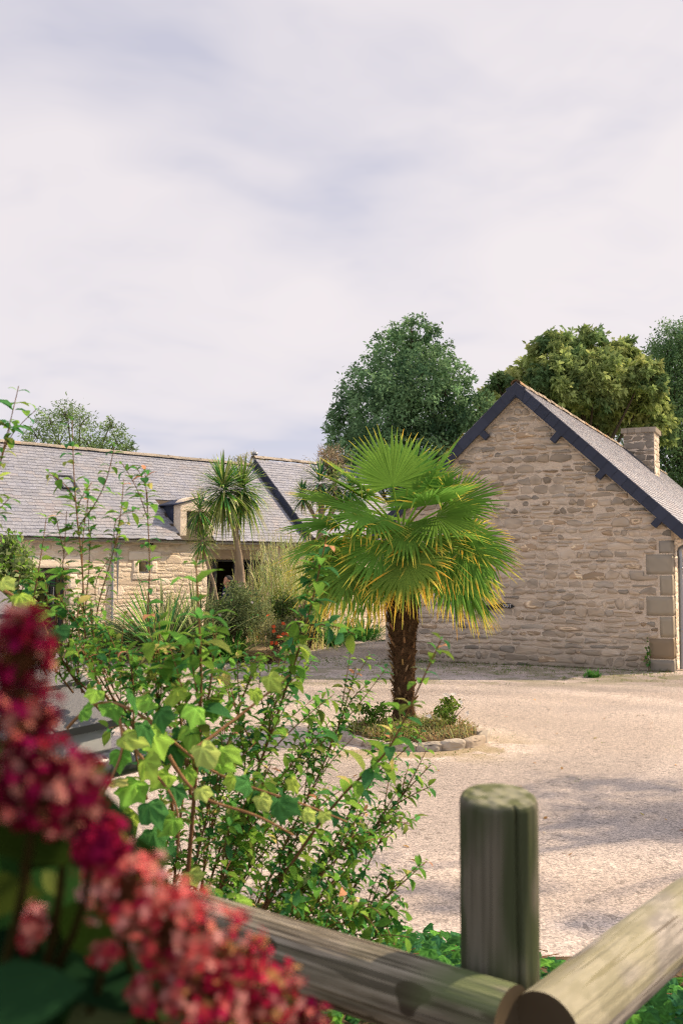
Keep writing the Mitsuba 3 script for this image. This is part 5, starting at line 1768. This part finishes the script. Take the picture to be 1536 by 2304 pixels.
R3 = [
    ([(560, 2230, 2.9), (690, 2060, 3.0), (830, 1880, 3.05), (905, 1790, 3.1), (968, 1722, 3.1)], .0055, .040, 7),
    ([(580, 2260, 2.8), (760, 2120, 2.9), (880, 2010, 2.95), (960, 1938, 3.0)], .005, .042, 6),
    ([(560, 2300, 2.7), (700, 2190, 2.8), (830, 2120, 2.8), (905, 2030, 2.8)], .0045, .042, 7),
    ([(500, 2280, 2.7), (580, 2080, 2.7), (700, 1880, 2.65), (790, 1770, 2.6), (870, 1690, 2.5), (925, 1585, 2.45), (992, 1440, 2.4)], .006, .056, 0),
    ([(540, 2240, 3.1), (670, 2020, 3.2), (780, 1850, 3.2), (865, 1700, 3.3), (885, 1650, 3.3)], .005, .040, 8),
    ([(500, 2200, 3.1), (600, 1990, 3.2), (690, 1800, 3.2), (760, 1640, 3.3), (800, 1500, 3.3)], .005, .040, 7),
    ([(470, 2200, 3.2), (540, 2000, 3.2), (620, 1820, 3.3), (690, 1660, 3.3), (730, 1560, 3.4)], .005, .040, 7),
    ([(450, 2200, 2.9), (490, 2010, 2.9), (560, 1790, 2.9), (640, 1560, 2.9), (690, 1400, 2.8), (735, 1205, 2.7)], .0065, .056, 6),
    ([(430, 2200, 3.2), (480, 1960, 3.2), (540, 1780, 3.3), (600, 1600, 3.3), (640, 1440, 3.3)], .005, .040, 7),
    ([(430, 2200, 3.0), (460, 1950, 3.0), (500, 1740, 3.1), (550, 1560, 3.1), (580, 1470, 3.1)], .005, .040, 7),
    ([(520, 2260, 2.7), (600, 2120, 2.8), (680, 2010, 2.8), (760, 1930, 2.8), (820, 1830, 2.9)], .005, .042, 9),
    ([(480, 2260, 2.6), (540, 2120, 2.7), (610, 2010, 2.7), (660, 1900, 2.75), (720, 1790, 2.8)], .005, .042, 9),
    ([(440, 2230, 2.6), (470, 2080, 2.6), (520, 1940, 2.7), (560, 1830, 2.7), (610, 1720, 2.7)], .005, .042, 9),
    ([(400, 2200, 2.7), (420, 2030, 2.7), (450, 1900, 2.7), (480, 1780, 2.8), (520, 1650, 2.8)], .005, .042, 9),
    ([(600, 2300, 2.6), (660, 2190, 2.7), (740, 2110, 2.7), (800, 2060, 2.7), (850, 2100, 2.6)], .0045, .042, 7),
    ([(540, 2300, 2.5), (580, 2180, 2.6), (640, 2090, 2.6), (700, 2050, 2.6), (780, 2000, 2.6)], .0045, .042, 8),
    ([(380, 2100, 3.2), (400, 1900, 3.2), (420, 1750, 3.3), (470, 1580, 3.3), (500, 1500, 3.3)], .005, .040, 7),
    ([(620, 2240, 3.0), (740, 2080, 3.1), (820, 1960, 3.1), (870, 1860, 3.2), (900, 1800, 3.2)], .0045, .040, 7),
]
shrub('glossy_leaved_shrub', R3, 601, 'open shrub of arching shoots with small glossy leaves in front of the courtyard', .042, .028, 2.3)
L3 = [
    ([(-30, 1420, 2.6), (-18, 1200, 2.6), (5, 1020, 2.6), (20, 960, 2.6), (42, 868, 2.6)], .003, .045, 0),
    ([(190, 1700, 2.7), (200, 1480, 2.7), (186, 1300, 2.7), (172, 1150, 2.7), (162, 945, 2.7)], .004, .040, 1),
    ([(210, 1650, 2.8), (195, 1450, 2.8), (200, 1280, 2.8), (196, 1125, 2.8)], .003, .034, 1),
    ([(150, 1600, 2.7), (130, 1450, 2.7), (138, 1300, 2.7), (150, 1150, 2.7)], .003, .044, 2),
    ([(60, 1480, 2.9), (75, 1350, 2.9), (92, 1250, 2.9), (104, 1165, 2.9)], .003, .042, 2),
    ([(190, 1600, 2.8), (215, 1410, 2.8), (250, 1260, 2.8), (272, 1150, 2.8), (278, 1078, 2.8)], .003, .040, 0),
    ([(340, 1650, 2.9), (338, 1450, 2.9), (336, 1300, 2.9), (333, 1180, 2.9), (326, 1060, 2.9)], .0035, .046, 0),
    ([(210, 1700, 2.6), (190, 1560, 2.6), (180, 1440, 2.6), (176, 1340, 2.6)], .003, .042, 3),
    ([(120, 1560, 2.8), (90, 1450, 2.8), (50, 1370, 2.8), (20, 1330, 2.8)], .003, .036, 4),
    ([(200, 1640, 2.7), (220, 1540, 2.7), (215, 1450, 2.7), (205, 1370, 2.7)], .003, .044, 5),
    ([(250, 1640, 2.9), (245, 1540, 2.9), (230, 1450, 2.9), (235, 1400, 2.9)], .003, .042, 5),
    ([(160, 1560, 2.7), (150, 1490, 2.7), (170, 1400, 2.7), (185, 1330, 2.7)], .003, .040, 5),
    ([(90, 1520, 2.9), (60, 1430, 2.9), (40, 1360, 2.9), (45, 1290, 2.9)], .003, .038, 4),
    ([(280, 1640, 2.9), (275, 1560, 2.9), (270, 1490, 2.9), (262, 1440, 2.9)], .003, .042, 4),
    ([(140, 1560, 2.8), (165, 1480, 2.8), (150, 1410, 2.8), (140, 1340, 2.8)], .003, .038, 5),
]
L3 = [([(px + max(0, py - 1500) * .75, py, d) for px, py, d in pts], a, b, n + 2) for pts, a, b, n in L3]
shrub('slender_left_shrub', L3, 602, 'tall slender shoots of a green shrub reaching above the slate roof at the left', .040, .030, 1.5)
M3 = [
    ([(420, 2000, 2.3), (440, 1750, 2.3), (452, 1560, 2.25), (448, 1400, 2.2), (440, 1255, 2.2)], .006, .062, 2),
    ([(400, 1900, 2.4), (370, 1700, 2.4), (350, 1540, 2.4), (345, 1440, 2.4), (350, 1390, 2.4)], .005, .056, 3),
    ([(430, 1800, 2.4), (410, 1650, 2.4), (400, 1530, 2.4), (410, 1440, 2.3)], .005, .058, 3),
    ([(440, 1700, 2.3), (470, 1560, 2.3), (480, 1460, 2.3), (478, 1370, 2.3)], .004, .054, 2),
    ([(330, 1800, 2.5), (300, 1650, 2.5), (300, 1540, 2.5), (285, 1460, 2.5)], .004, .052, 4),
]
shrub('large_leaved_shrub', M3, 603, 'leafy shoots with larger dark leaves standing before the flax at the left centre', .055, .034, 2.2)

# ------------------------------------------------------------------ ivy: a light trailing vine by the shed
r = rng_(611)
LIME = [(.15, .29, .04), (.22, .33, .055), (.10, .23, .038), (.28, .35, .08)]
iv = 'trailing_ivy'
tag(iv, 'lime green ivy trailing over the shed corner and through the shrub', 'ivy')
vines = [[(150, 1640, 2.25), (205, 1590, 2.25), (300, 1600, 2.2), (380, 1660, 2.2), (470, 1730, 2.2), (560, 1770, 2.2), (680, 1810, 2.2), (780, 1850, 2.25)],
         [(260, 1590, 2.2), (275, 1680, 2.15), (230, 1790, 2.1)], [(275, 1640, 2.2), (330, 1720, 2.15), (390, 1800, 2.15), (400, 1920, 2.15)],
         [(0, 1325, 2.3), (70, 1370, 2.3), (105, 1420, 2.3), (115, 1470, 2.25)], [(430, 1690, 2.2), (500, 1640, 2.25), (590, 1570, 2.3), (650, 1520, 2.3)],
         [(380, 1700, 2.1), (450, 1790, 2.1), (560, 1830, 2.1), (660, 1880, 2.1)]]
for vn in vines:
    c = curve([P(*q) for q in vn], 30)
    v, f = tube(c, np.linspace(.0042, .0022, 30), 6)
    put(num(f'{iv}__stem'), (v, f, np.tile((.30, .16, .10), (len(v), 1)) * (.7 + .6 * meshkit.noise(v * 60))[:, None]), 'mat_twig', True)
spots = [(330, 1580, .085), (290, 1660, .085), (345, 1655, .115), (300, 1570, .08), (395, 1560, .09), (250, 1590, .08), (215, 1560, .07), (430, 1650, .08), (460, 1690, .085), (505, 1690, .09), (440, 1600, .08),
         (555, 1765, .07), (590, 1800, .06), (635, 1810, .09), (500, 1720, .065), (525, 1755, .06), (660, 1760, .055), (690, 1830, .05), (730, 1835, .045), (420, 1740, .07), (455, 1780, .06),
         (300, 1770, .105), (280, 1840, .10), (340, 1820, .095), (330, 1720, .09), (370, 1750, .085), (385, 1850, .08), (310, 1900, .075), (350, 1880, .09), (395, 1780, .075), (260, 1760, .07),
         (50, 1345, .075), (98, 1378, .085), (130, 1420, .085), (10, 1310, .06), (430, 1970, .075), (465, 2005, .06), (480, 1590, .075), (610, 1530, .065), (575, 1560, .055), (360, 1610, .09), (390, 1690, .08), (270, 1700, .075), (190, 1600, .065),
         (540, 2030, .07), (350, 1940, .07), (325, 1640, .08)]
for px, py, sz in spots:
    c = P(px, py, r.uniform(2.02, 2.28))
    n = unit(A(r.normal(.1, .4), -.75 + r.normal(0, .3), .75 + r.normal(0, .25)))
    d = unit(A(r.normal(.25, .5), -.25, -.8 + r.normal(0, .4)))
    d = unit(d - n * np.dot(d, n))
    col = vary(r, LIME[r.integers(4)], .15, .05) if r.random() < .72 else vary(r, (.045, .13, .035), .2)
    put(num(f'{iv}__leaf'), ivy_leaf(c, d, n, sz * .86, col, r), 'mat_leaf', True)

# ------------------------------------------------------------------ ivy covering the bank behind the fence
r = rng_(621)
items = []
stem = MB()
for k in range(6200):
    x = r.uniform(-1.4, 3.4); y = r.uniform(2.2, 5.1)
    edge = 4.74 + .25 * math.sin(x * 1.9 + 1) + .12 * math.sin(x * 4.3) + .10 * math.sin(x * 11)
    if y > edge or (x < .1 and r.random() < .5):
        continue
    z = float(ground_z(x, y)) + r.uniform(.03, .19) * min(1, (edge - y) * 2.5 + .45)
    n = unit(A(r.normal(0, .38), r.normal(-.15, .35), 1))
    a = r.uniform(0, 2 * PI)
    d = A(math.cos(a), math.sin(a), -.2)
    d = unit(d - n * np.dot(d, n))
    col = vary(r, [(.030, .095, .028), (.045, .125, .03), (.035, .10, .045), (.085, .20, .04)][r.choice(4, p=[.35, .3, .2, .15])], .25)
    items.append(ivy_leaf(A(x, y, z), d, n, r.uniform(.05, .085), col, r))
    if k % 6 == 0:
        p0 = A(x, y, z - .02)
        v, f = tube(bez(p0, p0 + A(r.normal(0, .1), r.normal(0, .1), .04), p0 + A(r.normal(0, .2), r.normal(0, .2), -.04), 6), np.full(6, .0022), 4)
        stem.add(v, f, (.22, .13, .08))
put('ivy_bank__stem', stem, 'mat_twig')
pieces('ivy_bank', 'leaf', items, 'mat_glossy_leaf', True)
tag('ivy_bank', 'dark glossy ivy covering the bank behind the fence at the lower right', 'ivy')

# ------------------------------------------------------------------ hydrangea close to the lens
hy = 'hydrangea_bush'
tag(hy, 'crimson and pink hydrangea with dark leaves very close at the lower left', 'hydrangea')
r = rng_(631)
MAG = [(.25, .016, .050), (.31, .03, .085), (.16, .010, .030), (.50, .14, .22), (.11, .008, .02)]
SAL = [(.55, .06, .10), (.66, .15, .18), (.70, .26, .25), (.44, .025, .075), (.62, .22, .25), (.74, .38, .40)]
CRI = [(.42, .018, .065), (.56, .045, .10), (.32, .010, .05), (.64, .16, .23), (.58, .30, .15), (.66, .24, .32)]


def floret(c, out, size, col, r):
    mb = MB()
    e1 = unit(np.cross(out, r.normal(size=3))); e2 = np.cross(out, e1)
    for j in range(4):
        a = j * PI / 2 + r.normal(0, .15)
        d = math.cos(a) * e1 + math.sin(a) * e2
        s = np.cross(out, d)
        L = size * r.uniform(.85, 1.15)
        t = A(0, .35, .75, 1.0)
        w = A(.06, .42, .46, .12) * L
        lift = .10 * L + .35 * L * t * r.uniform(.2, .9) - .25 * L * t ** 2 * r.uniform(0, 1.2)
        ctr = c + d * (t * L)[:, None] + out * lift[:, None]
        v = np.stack([ctr + s * w[:, None] + out * (.08 * L), ctr, ctr - s * w[:, None] + out * (.08 * L)], 1).reshape(-1, 3)
        f = np.array([q for i in range(3) for q in ([3 * i, 3 * i + 1, 3 * i + 4, 3 * i + 3], [3 * i + 1, 3 * i + 2, 3 * i + 5, 3 * i + 4])])
        mb.add(v, f, np.clip(np.asarray(col) * r.uniform(.85, 1.15), .005, .9))
    return mb.get()


heads = [(40, 1480, .62, 78, 125, 10, MAG, 85), (55, 1590, .62, 80, 90, 0, MAG, 55), (75, 1760, .62, 105, 115, 0, MAG, 100), (165, 1790, .66, 75, 95, 25, MAG, 70), (225, 1905, .70, 60, 85, 40, [MAG[0], MAG[1], SAL[3]], 45),
         (290, 2000, .74, 110, 100, 40, SAL, 95), (390, 2070, .76, 110, 105, 45, SAL, 105), (505, 2160, .78, 95, 105, 40, CRI, 95), (450, 2260, .76, 140, 90, 30, CRI, 100), (600, 2245, .80, 78, 90, 40, CRI, 65), (690, 2315, .82, 55, 60, 40, MAG, 35),
         (70, 2085, .72, 28, 55, 15, SAL, 26), (236, 2150, .74, 34, 22, 0, SAL, 12), (315, 2235, .74, 22, 40, 0, SAL, 14)]
heads = [(*h[:-1], int(h[-1] * 3.4)) for h in heads]
total = sum(h[-1] for h in heads)
for hi, (px, py, Y, rx, ry, rot, pal, n) in enumerate(heads):
    hk = num(f'{hy}__flower_head')
    Y = Y * .86
    c = P(px, py, Y)
    m = Y / F
    ca, sa_ = math.cos(math.radians(rot)), math.sin(math.radians(rot))
    ex = A(1, 0, 0) * ca - UP * sa_; ey = A(1, 0, 0) * sa_ + UP * ca
    st = MB()
    fl = []
    root = c + A(-.05 + r.normal(0, .10), .20, -.26)
    v, f = tube(bez(root, c + A(-.02, .06, -.10), c - ey * ry * m * .4, 8), np.linspace(.004, .0022, 8), 6)
    st.add(v, f, (.03, .032, .012))
    for k in range(n):
        p = unit(r.normal(size=3)) * (r.uniform(.45, 1.05))
        o = c + ex * p[0] * rx * m + ey * p[1] * ry * m + FW * p[2] * min(rx, ry) * m
        if meshkit.noise((o * 55)[None], 3)[0] < .40:
            continue                                   # dark gaps between the clusters
        out = unit(ex * p[0] + ey * p[1] + FW * p[2] + r.normal(0, .35, 3) + A(0, -.15, .1))
        fl.append(floret(o, out, r.uniform(.0030, .0045), vary(r, pal[r.integers(len(pal))], .3, .08), r))
        if k % 3 == 0:
            v, f = tube([c - ey * ry * m * .4, (c + o) / 2 + UP * -.004, o], [.0012, .0009, .0007], 4)
            st.add(v, f, (.12, .045, .03))
    put(hk, st, 'mat_twig')
    pieces(hk, 'floret', fl, 'mat_petal', True, limit=int(300 * n / total), rest='floret_mass')
leaves = []
for k in range(230):
    px, py = r.uniform(-60, 470), r.uniform(1660, 2380)
    if py < 1600 + 1.15 * px:
        continue
    Y = r.uniform(.66, 1.05)
    if py < 1780 + 1.15 * px:
        Y = max(Y, .74)
    c = P(px, py, Y)
    a = r.uniform(0, 2 * PI)
    d = unit(A(math.cos(a), -.25 + r.normal(0, .3), math.sin(a) * .8 - .2))
    L = r.uniform(.06, .10)
    leaves.append(leaf(c - d * L * .5, d, unit(A(r.normal(0, .35), -.5 + r.normal(0, .3), .8)), L, L * .55, r.uniform(.2, 1.1), vary(r, [(.010, .024, .006), (.014, .034, .010), (.009, .022, .010)][k % 3] if k % 9 else (.09, .11, .02), .25), .15))
for px, py, Y, a, L, col in ((50, 1850, .56, -.5, .075, (.014, .026, .005)), (30, 2240, .6, .3, .08, (.018, .04, .018)), (230, 2280, .66, .5, .06, (.06, .09, .035)), (0, 2010, .62, .2, .05, (.03, .045, .01)), (180, 2090, .7, -1.0, .08, (.014, .032, .01)), (120, 1990, .66, -.9, .022, (.14, .16, .03))):
    c = P(px, py, Y)
    d = unit(A(math.cos(a), -.1, math.sin(a)))
    leaves.append(leaf(c - d * L * .5, d, unit(A(.1, -.8, .6)), L, L * .55, .6, col, .15))
pieces(hy, 'leaf', leaves, 'mat_leaf', True)
st = MB()
for k in range(26):
    b = A(r.uniform(-.75, -.1), r.uniform(.9, 1.5), .3)
    e = P(r.uniform(-50, 450), r.uniform(1900, 2300), r.uniform(.8, 1.2))
    v, f = tube(bez(b, (b + e) / 2 + A(0, .05, .05), e, 8), np.linspace(.006, .003, 8), 5)
    st.add(v, f, (.05, .035, .02))
put(f'{hy}__stem', st, 'mat_twig')
